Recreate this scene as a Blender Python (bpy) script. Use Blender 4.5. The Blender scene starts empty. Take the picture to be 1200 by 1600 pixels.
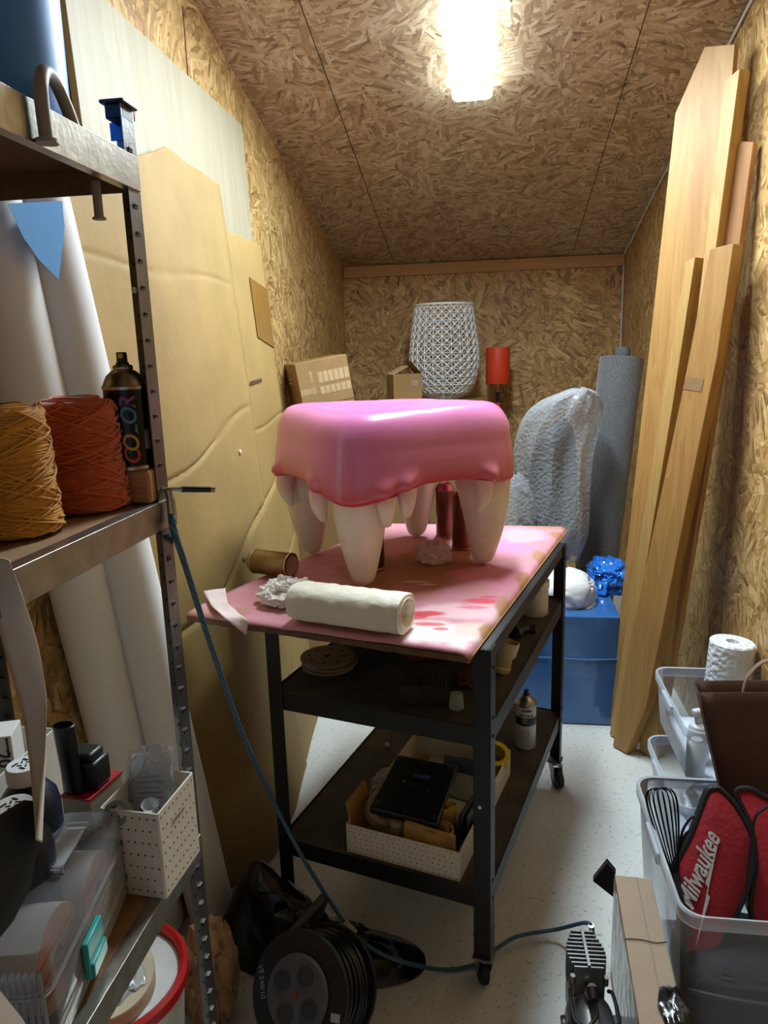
import bpy, bmesh, math, random
from math import sin, cos, pi, radians, sqrt, exp, tan, atan2
from mathutils import Vector as V, Matrix, noise
random.seed(7)
SC = bpy.context.scene
COL = SC.collection

# ------------------------------------------------------------------ camera
FOC, PITCH, ROLL, YAW, CAMZ = 1132.0, radians(12.24), radians(-1.71), radians(8.43), 1.55
FW = V((-sin(YAW)*cos(PITCH), cos(YAW)*cos(PITCH), -sin(PITCH)))
_r = V((cos(YAW), sin(YAW), 0)); _u = _r.cross(FW)
RT = _r*cos(ROLL)+_u*sin(ROLL); UP = -_r*sin(ROLL)+_u*cos(ROLL)
CAM = V((0, 0, CAMZ))
cd = bpy.data.cameras.new('camera'); co = bpy.data.objects.new('camera', cd); COL.objects.link(co)
cd.sensor_fit = 'VERTICAL'; cd.sensor_height = 36; cd.lens = FOC/1600*36; cd.clip_start = .02; cd.clip_end = 50
co.matrix_world = Matrix(((RT.x, UP.x, -FW.x, CAM.x), (RT.y, UP.y, -FW.y, CAM.y), (RT.z, UP.z, -FW.z, CAM.z), (0, 0, 0, 1)))
SC.camera = co
# ------------------------------------------------------------------ light and exposure
LAMP_POWER = 66.0
LAMP_COLOR = (.82, .98, 1.08, 1)
w = bpy.data.worlds.new('world'); SC.world = w; w.use_nodes = True
w.node_tree.nodes['Background'].inputs[0].default_value = (.8, .85, 1, 1)
w.node_tree.nodes['Background'].inputs[1].default_value = .16
SC.view_settings.view_transform = 'Standard'; SC.view_settings.look = 'None'
SC.view_settings.exposure = .95; SC.view_settings.gamma = 1.0; SC.view_settings.use_curve_mapping = False

def ray(x, y): return FW+RT*((x-600)/FOC)+UP*((800-y)/FOC)
def at(px, py, x=None, y=None, z=None):
    """where the line of sight through a pixel meets a plane of the room"""
    d = ray(px, py)
    if x is not None: t = (x-CAM.x)/d.x
    elif y is not None: t = (y-CAM.y)/d.y
    else: t = (z-CAM.z)/d.z
    return CAM+d*t
def onplane(px, py, p0, n):
    d = ray(px, py); return CAM+d*((p0-CAM).dot(n)/d.dot(n))

# ------------------------------------------------------------------ materials
def lin(c):
    return tuple(((v/255)/12.92 if v/255 <= .04045 else ((v/255+.055)/1.055)**2.4) for v in c)
def nd(t, kind, ins=None, **at_):
    n = t.nodes.new(kind)
    for k, v in at_.items(): setattr(n, k, v)
    for k, v in (ins or {}).items():
        s = n.inputs[k]
        if isinstance(v, bpy.types.NodeSocket): t.links.new(v, s)
        else:
            if isinstance(v, tuple) and len(v) == 3 and s.type == 'RGBA': v = (*v, 1)
            s.default_value = v
    return n
def mth(t, op, a, b=0.0, c=None, clamp=False):
    ins = {0: a, 1: b}
    if c is not None: ins[2] = c
    return nd(t, 'ShaderNodeMath', ins, operation=op, use_clamp=clamp).outputs[0]
def mixc(t, f, a, b, mode='MIX'):
    return nd(t, 'ShaderNodeMix', {0: f, 6: a, 7: b}, data_type='RGBA', blend_type=mode).outputs[2]
def newmat(name):
    m = bpy.data.materials.new(name); m.use_nodes = True
    t = m.node_tree; b = t.nodes['Principled BSDF']; return m, t, b
MATS = {}
def M(name, col, rough=.5, metal=0, var=.12, vscale=8, bump=0, bscale=60, col2=None, stretch=(1, 1, 1), coat=0, sheen=0, spec=.5):
    """a surface with a noise-driven tone variation and bump"""
    if name in MATS: return MATS[name]
    m, t, b = newmat(name)
    tc = nd(t, 'ShaderNodeTexCoord').outputs['Object']
    mp = nd(t, 'ShaderNodeMapping', {0: tc, 3: stretch}).outputs[0]
    n = nd(t, 'ShaderNodeTexNoise', {'Vector': mp, 'Scale': vscale, 'Detail': 6.0, 'Roughness': .6}).outputs[0]
    c = lin(col); c2 = lin(col2) if col2 else tuple(v*(1-var*2) for v in c)
    f = nd(t, 'ShaderNodeMapRange', {0: n, 1: .32, 2: .68}).outputs[0]
    t.links.new(mixc(t, f, c2, c), b.inputs['Base Color'])
    b.inputs['Roughness'].default_value = rough; b.inputs['Metallic'].default_value = metal
    b.inputs['Coat Weight'].default_value = coat; b.inputs['Sheen Weight'].default_value = sheen
    b.inputs['Specular IOR Level'].default_value = spec
    if bump:
        n2 = nd(t, 'ShaderNodeTexNoise', {'Vector': mp, 'Scale': bscale, 'Detail': 5.0}).outputs[0]
        t.links.new(nd(t, 'ShaderNodeBump', {'Height': n2, 'Strength': bump, 'Distance': .01}).outputs[0], b.inputs['Normal'])
    MATS[name] = m; return m
def clear(name, col=(235, 240, 245), fac=.22, rough=.12, bump=0, bscale=40, bubbles=False):
    """thin see-through plastic: part passes straight through, part is a glossy milky film"""
    if name in MATS: return MATS[name]
    m, t, b = newmat(name)
    b.inputs['Base Color'].default_value = (*lin(col), 1); b.inputs['Roughness'].default_value = rough
    tr = nd(t, 'ShaderNodeBsdfTransparent', {0: tuple(.55+.45*v for v in lin(col))})
    fr = nd(t, 'ShaderNodeFresnel', {0: 1.45})
    if bump or bubbles:
        tc = nd(t, 'ShaderNodeTexCoord').outputs['Object']
        if bubbles: h = nd(t, 'ShaderNodeTexVoronoi', {'Vector': tc, 'Scale': bscale}, feature='SMOOTH_F1').outputs[0]
        else: h = nd(t, 'ShaderNodeTexNoise', {'Vector': tc, 'Scale': bscale, 'Detail': 4.0}).outputs[0]
        bn = nd(t, 'ShaderNodeBump', {'Height': h, 'Strength': bump, 'Distance': .01}).outputs[0]
        t.links.new(bn, b.inputs['Normal']); t.links.new(bn, fr.inputs['Normal'])
    f = mth(t, 'ADD', mth(t, 'MULTIPLY', fr.outputs[0], 1.2), fac, clamp=True)
    mx = nd(t, 'ShaderNodeMixShader', {0: f, 1: tr.outputs[0], 2: b.outputs[0]})
    t.links.new(mx.outputs[0], t.nodes['Material Output'].inputs[0])
    MATS[name] = m; return m
def osb(name, base, along=0.0):
    """oriented strand board: four overlapping layers of randomly turned flakes, in metres of the UV map"""
    m, t, b = newmat(name)
    uv = nd(t, 'ShaderNodeTexCoord').outputs['UV']
    nz = nd(t, 'ShaderNodeTexNoise', {'Vector': uv, 'Scale': 14.0, 'Detail': 3.0})
    wob = nd(t, 'ShaderNodeVectorMath', {0: nd(t, 'ShaderNodeVectorMath', {0: nz.outputs[1], 1: (.5, .5, .5)}, operation='SUBTRACT').outputs[0], 'Scale': .022}, operation='SCALE').outputs[0]
    uvw = nd(t, 'ShaderNodeVectorMath', {0: uv, 1: wob}, operation='ADD').outputs[0]
    tone = None
    for i, (a, sx, sy, cs, th) in enumerate(((0.1, 20, 84, 6, 0.0), (.9, 15, 66, 8.5, .35), (-.6, 18, 100, 9.5, .45), (.35, 13, 60, 6.6, .6))):
        cell = nd(t, 'ShaderNodeTexVoronoi', {'Vector': uvw, 'Scale': float(cs)}, voronoi_dimensions='2D')
        rnd = nd(t, 'ShaderNodeSeparateColor', {0: cell.outputs['Color']}).outputs[0]
        ang = mth(t, 'MULTIPLY_ADD', mth(t, 'SUBTRACT', rnd, .5), 2.6, a+along)
        rot = nd(t, 'ShaderNodeVectorRotate', {'Vector': uvw, 'Angle': ang}, rotation_type='Z_AXIS').outputs[0]
        mp = nd(t, 'ShaderNodeMapping', {0: rot, 1: (i*3.7, i*1.3, 0), 3: (sx, sy, 1)}).outputs[0]
        vo = nd(t, 'ShaderNodeTexVoronoi', {'Vector': mp, 'Scale': 1.0}, voronoi_dimensions='2D')
        sp = nd(t, 'ShaderNodeSeparateColor', {0: vo.outputs['Color']})
        fib = nd(t, 'ShaderNodeTexNoise', {'Vector': nd(t, 'ShaderNodeMapping', {0: rot, 3: (25, 260, 1)}).outputs[0], 'Scale': 1.0, 'Detail': 3.0}).outputs[0]
        tn = mth(t, 'ADD', mth(t, 'MULTIPLY', sp.outputs[0], .75), mth(t, 'MULTIPLY', fib, .34))
        edge = mth(t, 'MULTIPLY', vo.outputs['Distance'], .18)
        tn = mth(t, 'SUBTRACT', tn, edge)
        if tone is None: tone = tn
        else: tone = nd(t, 'ShaderNodeMix', {0: mth(t, 'GREATER_THAN', sp.outputs[1], th), 2: tone, 3: tn}).outputs[0]
    cr = nd(t, 'ShaderNodeValToRGB', {0: tone}); e = cr.color_ramp
    e.elements[0].position = .03; e.elements[1].position = .97
    cols = [(.03, (96, 70, 42)), (.14, (150, 116, 74)), (.38, (180, 143, 94)), (.66, (200, 166, 114)), (.97, (226, 200, 152))]
    while len(e.elements) < 5: e.elements.new(.5)
    for el, (p, c) in zip(e.elements, cols):
        el.position = p; c = lin(c); el.color = (c[0]*base[0], c[1]*base[1], c[2]*base[2], 1)
    colr = cr.outputs[0]
    big = nd(t, 'ShaderNodeTexNoise', {'Vector': uv, 'Scale': 1.6, 'Detail': 3.0}).outputs[0]
    colr = mixc(t, nd(t, 'ShaderNodeMapRange', {0: big, 1: .3, 2: .7, 3: .0, 4: .35}).outputs[0], colr, lin((176, 130, 78)), 'MULTIPLY')
    t.links.new(colr, b.inputs['Base Color'])
    b.inputs['Roughness'].default_value = .5
    t.links.new(nd(t, 'ShaderNodeBump', {'Height': tone, 'Strength': .45, 'Distance': .004}).outputs[0], b.inputs['Normal'])
    return m
def wood(name, c1, c2, scale=1.0, rough=.55, axis='Z', dark=None):
    """long-grained timber"""
    if name in MATS: return MATS[name]
    m, t, b = newmat(name)
    tc = nd(t, 'ShaderNodeTexCoord').outputs['Object']
    s = {'Z': (14, 14, 1.1), 'Y': (14, 1.1, 14), 'X': (1.1, 14, 14)}[axis]
    mp = nd(t, 'ShaderNodeMapping', {0: tc, 3: tuple(v*scale for v in s)}).outputs[0]
    n = nd(t, 'ShaderNodeTexNoise', {'Vector': mp, 'Scale': 1.0, 'Detail': 4.0, 'Distortion': .6}).outputs[0]
    wv = mth(t, 'FRACT', mth(t, 'MULTIPLY', n, 7.0))
    fine = nd(t, 'ShaderNodeTexNoise', {'Vector': mp, 'Scale': 7.0, 'Detail': 3.0}).outputs[0]
    f = mth(t, 'ADD', mth(t, 'MULTIPLY', wv, .45), mth(t, 'MULTIPLY', fine, .6), clamp=True)
    c = mixc(t, f, lin(c2), lin(c1))
    if dark:
        k = nd(t, 'ShaderNodeTexNoise', {'Vector': nd(t, 'ShaderNodeMapping', {0: tc, 3: (5, 5, 1.2)}).outputs[0], 'Scale': 1.0, 'Detail': 4.0}).outputs[0]
        c = mixc(t, nd(t, 'ShaderNodeMapRange', {0: k, 1: .56, 2: .74}).outputs[0], c, lin(dark))
    t.links.new(c, b.inputs['Base Color']); b.inputs['Roughness'].default_value = rough
    t.links.new(nd(t, 'ShaderNodeBump', {'Height': fine, 'Strength': .2, 'Distance': .004}).outputs[0], b.inputs['Normal'])
    MATS[name] = m; return m
def spots(name, base, dabs, rough=.6, nscale=9, namt=.5, var=.1, bump=.1):
    """a base colour with soft-edged sprayed patches at given places on the thing"""
    m, t, b = newmat(name)
    tc = nd(t, 'ShaderNodeTexCoord').outputs['Object']
    n = nd(t, 'ShaderNodeTexNoise', {'Vector': tc, 'Scale': float(nscale), 'Detail': 5.0}).outputs[0]
    n0 = nd(t, 'ShaderNodeTexNoise', {'Vector': tc, 'Scale': 40.0, 'Detail': 4.0}).outputs[0]
    c = mixc(t, n0, tuple(v*(1-var) for v in lin(base)), tuple(v*(1+var) for v in lin(base)))
    for (ctr, sc, col, op) in dabs:
        q = nd(t, 'ShaderNodeVectorMath', {0: tc, 1: ctr}, operation='SUBTRACT').outputs[0]
        q = nd(t, 'ShaderNodeVectorMath', {0: q, 1: tuple(1/v for v in sc)}, operation='MULTIPLY').outputs[0]
        d = nd(t, 'ShaderNodeVectorMath', {0: q}, operation='LENGTH').outputs['Value']
        d = mth(t, 'ADD', d, mth(t, 'MULTIPLY', mth(t, 'SUBTRACT', n, .5), namt*3))
        f = nd(t, 'ShaderNodeMapRange', {0: d, 1: 1.15, 2: .55, 3: 0., 4: op}, interpolation_type='SMOOTHSTEP').outputs[0]
        c = mixc(t, f, c, lin(col))
    t.links.new(c, b.inputs['Base Color']); b.inputs['Roughness'].default_value = rough
    if bump: t.links.new(nd(t, 'ShaderNodeBump', {'Height': n0, 'Strength': bump, 'Distance': .005}).outputs[0], b.inputs['Normal'])
    return m

# ------------------------------------------------------------------ mesh building
def frame(d):
    d = d.normalized(); a = V((0, 0, 1)) if abs(d.z) < .9 else V((1, 0, 0))
    x = a.cross(d).normalized(); return x, d.cross(x)
def facet(p):
    """creased-paper height: every cell of a 3D cell pattern is a tilted flat facet"""
    d_, c_ = noise.voronoi(p); c = c_[0]
    k = noise.cell_vector(c*97.3)
    g = noise.noise_vector(c*31.7+V((5, 9, 2)))
    return .55*(k.x-.5)*.6+1.1*(p-c).dot(g)-.12*(1-min(1, (d_[1]-d_[0])*5))
class MB:
    def __init__(s): s.bm = bmesh.new(); s.uv = None
    def v(s, *p): return s.bm.verts.new(p[0] if len(p) == 1 else p)
    def f(s, vs):
        try: return s.bm.faces.new(vs)
        except ValueError: return None
    def box(s, c, d, R=None, mid=None):
        c = V(c); vs = []
        for sx in (-1, 1):
            for sy in (-1, 1):
                for sz in (-1, 1):
                    q = V((sx*d[0]/2, sy*d[1]/2, sz*d[2]/2))
                    if R: q = R @ q
                    vs.append(s.v(c+q))
        for a in ((0, 1, 3, 2), (4, 6, 7, 5), (0, 4, 5, 1), (2, 3, 7, 6), (0, 2, 6, 4), (1, 5, 7, 3)): s.f([vs[i] for i in a])
        return s
    def loops(s, rings, closed=True, cap0=True, cap1=True):
        L = [[s.v(p) for p in r] for r in rings]; n = len(L[0])
        for a, b in zip(L, L[1:]):
            for i in range(n if closed else n-1):
                j = (i+1) % n; s.f([a[i], a[j], b[j], b[i]])
        if cap0 and closed: s.f(L[0][::-1])
        if cap1 and closed: s.f(L[-1])
        return s
    def cyl(s, p0, p1, r0, r1=None, n=24, cap=True):
        p0, p1 = V(p0), V(p1); r1 = r0 if r1 is None else r1; x, y = frame(p1-p0)
        ring = lambda p, r: [p+(x*cos(2*pi*i/n)+y*sin(2*pi*i/n))*r for i in range(n)]
        return s.loops([ring(p0, r0), ring(p1, r1)], True, cap, cap)
    def lathe(s, prof, o=(0, 0, 0), ax=(0, 0, 1), n=32, cap0=True, cap1=True):
        o = V(o); ax = V(ax).normalized(); x, y = frame(ax)
        return s.loops([[o+ax*z+(x*cos(2*pi*i/n)+y*sin(2*pi*i/n))*r for i in range(n)] for r, z in prof], True, cap0, cap1)
    def tube(s, pts, r, n=8, closed=False, smooth=0):
        pts = [V(p) for p in pts]
        if smooth: pts = spline(pts, smooth, closed)
        rr = r if isinstance(r, (list, tuple)) else [r]*len(pts)
        if len(rr) != len(pts): rr = [rr[0]+(rr[-1]-rr[0])*i/(len(pts)-1) for i in range(len(pts))]
        rings = []; x = None; N = len(pts)
        for i, p in enumerate(pts):
            d = (pts[(i+1) % N]-pts[i-1]) if closed else (pts[min(i+1, N-1)]-pts[max(i-1, 0)])
            if d.length < 1e-9: d = V((0, 0, 1))
            d.normalize()
            if x is None: x, y = frame(d)
            else:
                x = x-d*x.dot(d)
                x = x.normalized() if x.length > 1e-6 else frame(d)[0]
                y = d.cross(x)
            rings.append([p+(x*cos(2*pi*k/n)+y*sin(2*pi*k/n))*rr[i] for k in range(n)])
        if closed: rings.append(rings[0]); return s.loops(rings, True, False, False)
        return s.loops(rings)
    def prism(s, poly, off):
        off = V(off); a = [s.v(V(p)) for p in poly]; b = [s.v(V(p)+off) for p in poly]; n = len(a)
        s.f(a); s.f(b[::-1])
        for i in range(n): s.f([a[i], b[i], b[(i+1) % n], a[(i+1) % n]])
        return s
    def grid(s, nu, nv, fn, wrapu=False):
        g = [[s.v(fn(i/(nu if wrapu else nu-1), j/(nv-1))) for j in range(nv)] for i in range(nu)]
        for i in range(nu if wrapu else nu-1):
            for j in range(nv-1): s.f([g[i][j], g[(i+1) % nu][j], g[(i+1) % nu][j+1], g[i][j+1]])
        return s
    def blob(s, c, r, amp=.2, fr=3, sub=4, seed=0, sq=1.0, flat=None, ridged=False):
        c = V(c); t = bmesh.new(); bmesh.ops.create_icosphere(t, subdivisions=sub, radius=1)
        off = V((seed*7.1, seed*3.3, seed*1.7)); mp = {}
        for q in t.verts:
            d = q.co.normalized()
            if sq != 1: d = V([math.copysign(abs(k)**sq, k) for k in d])
            nn = facet(d*fr+off)+.45*facet(d*fr*2.3+off*2) if ridged else noise.fractal(d*fr+off, 1.0, 2.0, 4)
            p = V((d.x*r[0], d.y*r[1], d.z*r[2]))*(1+amp*nn)
            if flat is not None and p.z < flat: p.z = flat+(p.z-flat)*.06
            mp[q] = s.v(c+p)
        for fc in t.faces: s.f([mp[q] for q in fc.verts])
        t.free(); return s
    def build(s, name, mat, parent=None, ang=38, bevel=0, seg=2, thick=0, subsurf=0, wire=0, normals=True):
        if normals: bmesh.ops.recalc_face_normals(s.bm, faces=s.bm.faces[:])
        me = bpy.data.meshes.new(name); s.bm.to_mesh(me); s.bm.free()
        for p in me.polygons: p.use_smooth = True
        me.set_sharp_from_angle(angle=radians(ang))
        o = bpy.data.objects.new(name, me); COL.objects.link(o)
        for q in (mat if isinstance(mat, (list, tuple)) else [mat]): me.materials.append(q)
        if parent: o.parent = parent
        if thick: md = o.modifiers.new('thickness', 'SOLIDIFY'); md.thickness = thick; md.offset = 0
        if bevel: md = o.modifiers.new('bevel', 'BEVEL'); md.width = bevel; md.segments = seg; md.limit_method = 'ANGLE'; md.angle_limit = radians(40)
        if subsurf: md = o.modifiers.new('smooth', 'SUBSURF'); md.levels = subsurf; md.render_levels = subsurf
        if wire: md = o.modifiers.new('wire', 'WIREFRAME'); md.thickness = wire; md.use_replace = True; md.use_even_offset = False
        return o
def spline(p, k, closed=False):
    out = []; n = len(p)
    g = (lambda i: p[i % n]) if closed else (lambda i: p[max(0, min(n-1, i))])
    for i in range(n if closed else n-1):
        a, b, c, d = g(i-1), g(i), g(i+1), g(i+2)
        for j in range(k):
            t = j/k; out.append(.5*((2*b)+(c-a)*t+(2*a-5*b+4*c-d)*t*t+(3*b-a-3*c+d)*t**3))
    if not closed: out.append(p[-1])
    return out
def thing(name, label, cat, loc=(0, 0, 0), rotz=0, group=None, rot=None):
    o = bpy.data.objects.new(name, None); COL.objects.link(o); o.empty_display_size = .05
    o.location = loc; o.rotation_euler = rot if rot else (0, 0, rotz)
    return tag(o, label, cat, group)
def tag(o, label, cat, group=None, kind=None):
    o['label'] = label; o['category'] = cat
    if group: o['group'] = group
    if kind: o['kind'] = kind
    return o
def struct(o): o['kind'] = 'structure'; return o
def text(name, body, mat, parent, mtx, size, shear=0, depth=.0004, wrap=None, align='CENTER', bold=0, space=1.0, xs=1.0):
    """lettering as a thin raised mesh; wrap = radius of a can it is printed round"""
    cu = bpy.data.curves.new(name, 'FONT'); cu.body = body; cu.size = size; cu.shear = shear; cu.extrude = depth; cu.offset = bold
    cu.align_x = align; cu.align_y = 'CENTER'; cu.space_character = space; cu.resolution_u = 3
    tmp = bpy.data.objects.new(name+'_tmp', cu); COL.objects.link(tmp)
    dg = bpy.context.evaluated_depsgraph_get(); dg.update()
    me = bpy.data.meshes.new_from_object(tmp.evaluated_get(dg)); me.name = name
    bpy.data.objects.remove(tmp); bpy.data.curves.remove(cu)
    for q in me.vertices:
        x, y, z = q.co; x *= xs
        if wrap == 'v': pass
        q.co = (x, y, z)
    if isinstance(wrap, tuple):        # (radius, vertical?)  local: can axis z, text centred on -y
        R, vert = wrap
        for q in me.vertices:
            x, y, z = q.co
            if vert: a, h = -y/R, x
            else: a, h = x/R, y
            q.co = ((R+z)*sin(a), -(R+z)*cos(a), h)
    me.materials.clear(); me.materials.append(mat)
    o = bpy.data.objects.new(name, me); COL.objects.link(o); o.parent = parent; o.matrix_local = mtx
    return o
def face_mtx(o, xdir, ydir):
    x = V(xdir).normalized(); y = V(ydir); y = (y-x*y.dot(x)).normalized(); z = x.cross(y)
    return Matrix(((x.x, y.x, z.x, o[0]), (x.y, y.y, z.y, o[1]), (x.z, y.z, z.z, o[2]), (0, 0, 0, 1)))
def marks(name, mat, parent, o, xdir, ydir, rows, w_, pitch, h_, seed=1):
    """print too small to read: broken lines of tiny bars on a flat face"""
    m_ = face_mtx(o, xdir, ydir); rnd = random.Random(seed); mb = MB(); R3 = m_.to_3x3()
    for r_ in range(rows):
        x = -w_/2
        while x < w_/2:
            k = rnd.uniform(.04, .14)*w_; k = min(k, w_/2-x)
            mb.box(m_ @ V((x+k/2, -r_*pitch, .0003)), (k, h_*rnd.uniform(.7, 1), .0008), R3); x += k+rnd.uniform(.015, .04)*w_
    return mb.build(name, mat, parent)
def Tz(x, y, z, a=0): return Matrix.Translation((x, y, z)) @ Matrix.Rotation(a, 4, 'Z')

# ================================================================== ROOM
XR, XL, YB, YN = .85, -.966, 4.985, -.6
ZB, SL = 2.131, .239
zc = lambda y: ZB+SL*(YB-y)
MO_BACK = osb('osb_back', (1.05, 1.04, .90), .9); MO_SIDE = osb('osb_side', (1.0, 1.0, .86), 1.3); MO_CEIL = osb('osb_ceiling', (1.0, 1.22, 1.75), 0.2)  # the ceiling's greyer, cooler tint puts glossy sheen into the board colour
def panel(name, pts, uvs, mat):
    bm = bmesh.new(); vs = [bm.verts.new(p) for p in pts]; f = bm.faces.new(vs); uvl = bm.loops.layers.uv.new('UVMap')
    for l, u in zip(f.loops, uvs): l[uvl].uv = u
    ext = bmesh.ops.solidify(bm, geom=bm.faces[:], thickness=.018) if False else None
    me = bpy.data.meshes.new(name); bm.to_mesh(me); bm.free(); o = bpy.data.objects.new(name, me); COL.objects.link(o); me.materials.append(mat)
    return struct(o)
def slab(name, quad, out, t, mat, uax):
    """board of thickness t behind the inner face quad; UV in metres on every face"""
    bm = bmesh.new(); a = [bm.verts.new(p) for p in quad]; b = [bm.verts.new(V(p)+V(out)*t) for p in quad]
    bm.faces.new(a); bm.faces.new(b[::-1])
    for i in range(len(a)): bm.faces.new([a[i], b[i], b[(i+1) % len(a)], a[(i+1) % len(a)]])
    bmesh.ops.recalc_face_normals(bm, faces=bm.faces[:]); uvl = bm.loops.layers.uv.new('UVMap')
    for f in bm.faces:
        for l in f.loops: l[uvl].uv = (l.vert.co[uax[0]], l.vert.co[uax[1]])
    me = bpy.data.meshes.new(name); bm.to_mesh(me); bm.free(); o = bpy.data.objects.new(name, me); COL.objects.link(o); me.materials.append(mat)
    return struct(o)
slab('wall_back', [(XL, YB, 0), (XR, YB, 0), (XR, YB, ZB), (XL, YB, ZB)], (0, 1, 0), .05, MO_BACK, (0, 2))
slab('wall_left', [(XL, YN, 0), (XL, YB, 0), (XL, YB, ZB), (XL, YN, zc(YN))], (-1, 0, 0), .05, MO_SIDE, (1, 2))
slab('wall_right', [(XR, YN, 0), (XR, YB, 0), (XR, YB, ZB), (XR, YN, zc(YN))], (1, 0, 0), .05, MO_SIDE, (1, 2))
# unseen near wall; its doorway opening is added to let in dim fill light
slab('wall_near', [(XL, YN, 0), (-.45, YN, 0), (-.45, YN, 2.05), (.45, YN, 2.05), (.45, YN, 0), (XR, YN, 0), (XR, YN, zc(YN)), (XL, YN, zc(YN))], (0, -1, 0), .05, MO_BACK, (0, 2))
slab('ceiling', [(XL, YN, zc(YN)), (XR, YN, zc(YN)), (XR, YB, ZB), (XL, YB, ZB)], (0, 0, 1), .05, MO_CEIL, (0, 1))
def floor_mat():
    m, t, b = newmat('painted_concrete')
    tc = nd(t, 'ShaderNodeTexCoord').outputs['Object']
    a = nd(t, 'ShaderNodeTexNoise', {'Vector': tc, 'Scale': 3.0, 'Detail': 8.0, 'Roughness': .65}).outputs[0]
    s = nd(t, 'ShaderNodeTexNoise', {'Vector': tc, 'Scale': 62.0, 'Detail': 4.0, 'Roughness': .7}).outputs[0]
    s2 = nd(t, 'ShaderNodeTexVoronoi', {'Vector': tc, 'Scale': 30.0}).outputs[0]
    c = mixc(t, a, lin((190, 190, 184)), lin((226, 227, 221)))
    c = mixc(t, nd(t, 'ShaderNodeMapRange', {0: s, 1: .58, 2: .68}).outputs[0], c, lin((150, 148, 140)))
    c = mixc(t, nd(t, 'ShaderNodeMapRange', {0: s2, 1: .13, 2: .05, 3: 0., 4: .5}).outputs[0], c, lin((104, 90, 72)))
    t.links.new(c, b.inputs['Base Color']); b.inputs['Roughness'].default_value = .42
    t.links.new(nd(t, 'ShaderNodeBump', {'Height': s, 'Strength': .12, 'Distance': .01}).outputs[0], b.inputs['Normal'])
    return m
slab('floor', [(XL, YN, 0), (XR, YN, 0), (XR, YB, 0), (XL, YB, 0)], (0, 0, -1), .05, floor_mat(), (0, 1))
PINE = wood('pale_pine', (200, 160, 112), (176, 134, 86), 1.0, .6, 'X')
struct(MB().box((-.058, YB-.011, ZB-.04), (1.80, .02, .07)).build('trim_1', PINE, bevel=.002))
# dark joints between the boards of the left wall and of the ceiling
DARKJ = M('board_joint', (52, 36, 22), .8)
j = at(284, 0, x=XL)
struct(MB().box((XL+.001, j.y, 1.4), (.002, .004, 2.5)).build('trim_2', DARKJ))
def cj(x0, y0, x1, y1, n):
    d = (V((x1, y1, zc(y1)))-V((x0, y0, zc(y0))))
    return struct(MB().cyl((x0, y0, zc(y0)), (x1, y1, zc(y1)), .002, n=6).build(n, DARKJ))
cj(-.62, 1.6, -.62, 4.9, 'trim_3'); cj(.52, 1.6, .52, 4.9, 'trim_4')

# ------------------------------------------------------------------ ceiling lamp
ml, t, b = newmat('lamp_diffuser')
b.inputs['Base Color'].default_value = (.9, .9, .88, 1)
b.inputs['Emission Color'].default_value = LAMP_COLOR; b.inputs['Emission Strength'].default_value = LAMP_POWER
LY0, LY1 = 1.98, 3.185; LYm = (LY0+LY1)/2
sl = math.atan(SL)
lamp = thing('ceiling_lamp', 'long white batten light glowing on the sloping board ceiling', 'lamp', (-.067, LYm, zc(LYm)), rot=(-sl, 0, 0))
Ln = (LY1-LY0)/cos(sl)
MB().box((0, 0, -.013), (.13, Ln-.02, .026)).build('back_plate', M('lamp_body', (235, 235, 232), .4), lamp, bevel=.003)
def rrect(w, h, r, n=6):
    out = []
    for cx, cy, a0 in ((w/2-r, h/2-r, 0), (-w/2+r, h/2-r, pi/2), (-w/2+r, -h/2+r, pi), (w/2-r, -h/2+r, 1.5*pi)):
        for i in range(n+1): a = a0+pi/2*i/n; out.append((cx+r*cos(a), cy+r*sin(a)))
    return out
ml2, t, b = newmat('lamp_diffuser_side')
b.inputs['Base Color'].default_value = (.9, .9, .88, 1)
b.inputs['Emission Color'].default_value = LAMP_COLOR; b.inputs['Emission Strength'].default_value = LAMP_POWER*.16
RR = lambda w_, l_, z: [(x, y, z) for x, y in rrect(w_, l_, .022)]
MB().loops([RR(.153, Ln-.013, -.038), RR(.146, Ln-.02, -.043)], True, False, True).build('diffuser', ml, lamp)
MB().loops([RR(.152, Ln-.014, -.026), RR(.156, Ln-.012, -.030), RR(.156, Ln-.012, -.035), RR(.153, Ln-.013, -.038)], True, True, False).build('diffuser_side', ml2, lamp)
for s in (-1, 1):
    MB().box((0, s*(Ln/2-.006), -.024), (.10, .006, .020)).build('end_cap', M('lamp_body', (235, 235, 232), .4), lamp, bevel=.001)

# ================================================================== LEFT WALL: boards leaning
M_PLY = wood('whitewashed_ply', (166, 156, 132), (148, 136, 108), .35, .55, 'Z')
def lean_sheet(name, mat, pts_fn, thick, nu, nv, parent=None):
    return MB().grid(nu, nv, pts_fn).build(name, mat, parent, thick=thick, ang=30)
# plywood: 1.22 x 2.44, standing on its short side
ply = MB().prism([(-.865, 1.717, .002), (-.865, 2.945, .002), (-.945, 2.945, 2.432), (-.945, 1.717, 2.432)], (-.018, 0, -.001)).build('plywood_sheet', M_PLY, bevel=.001)
tag(ply, 'tall whitewashed plywood sheet leaning against the left wall behind the cardboard', 'board')
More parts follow.
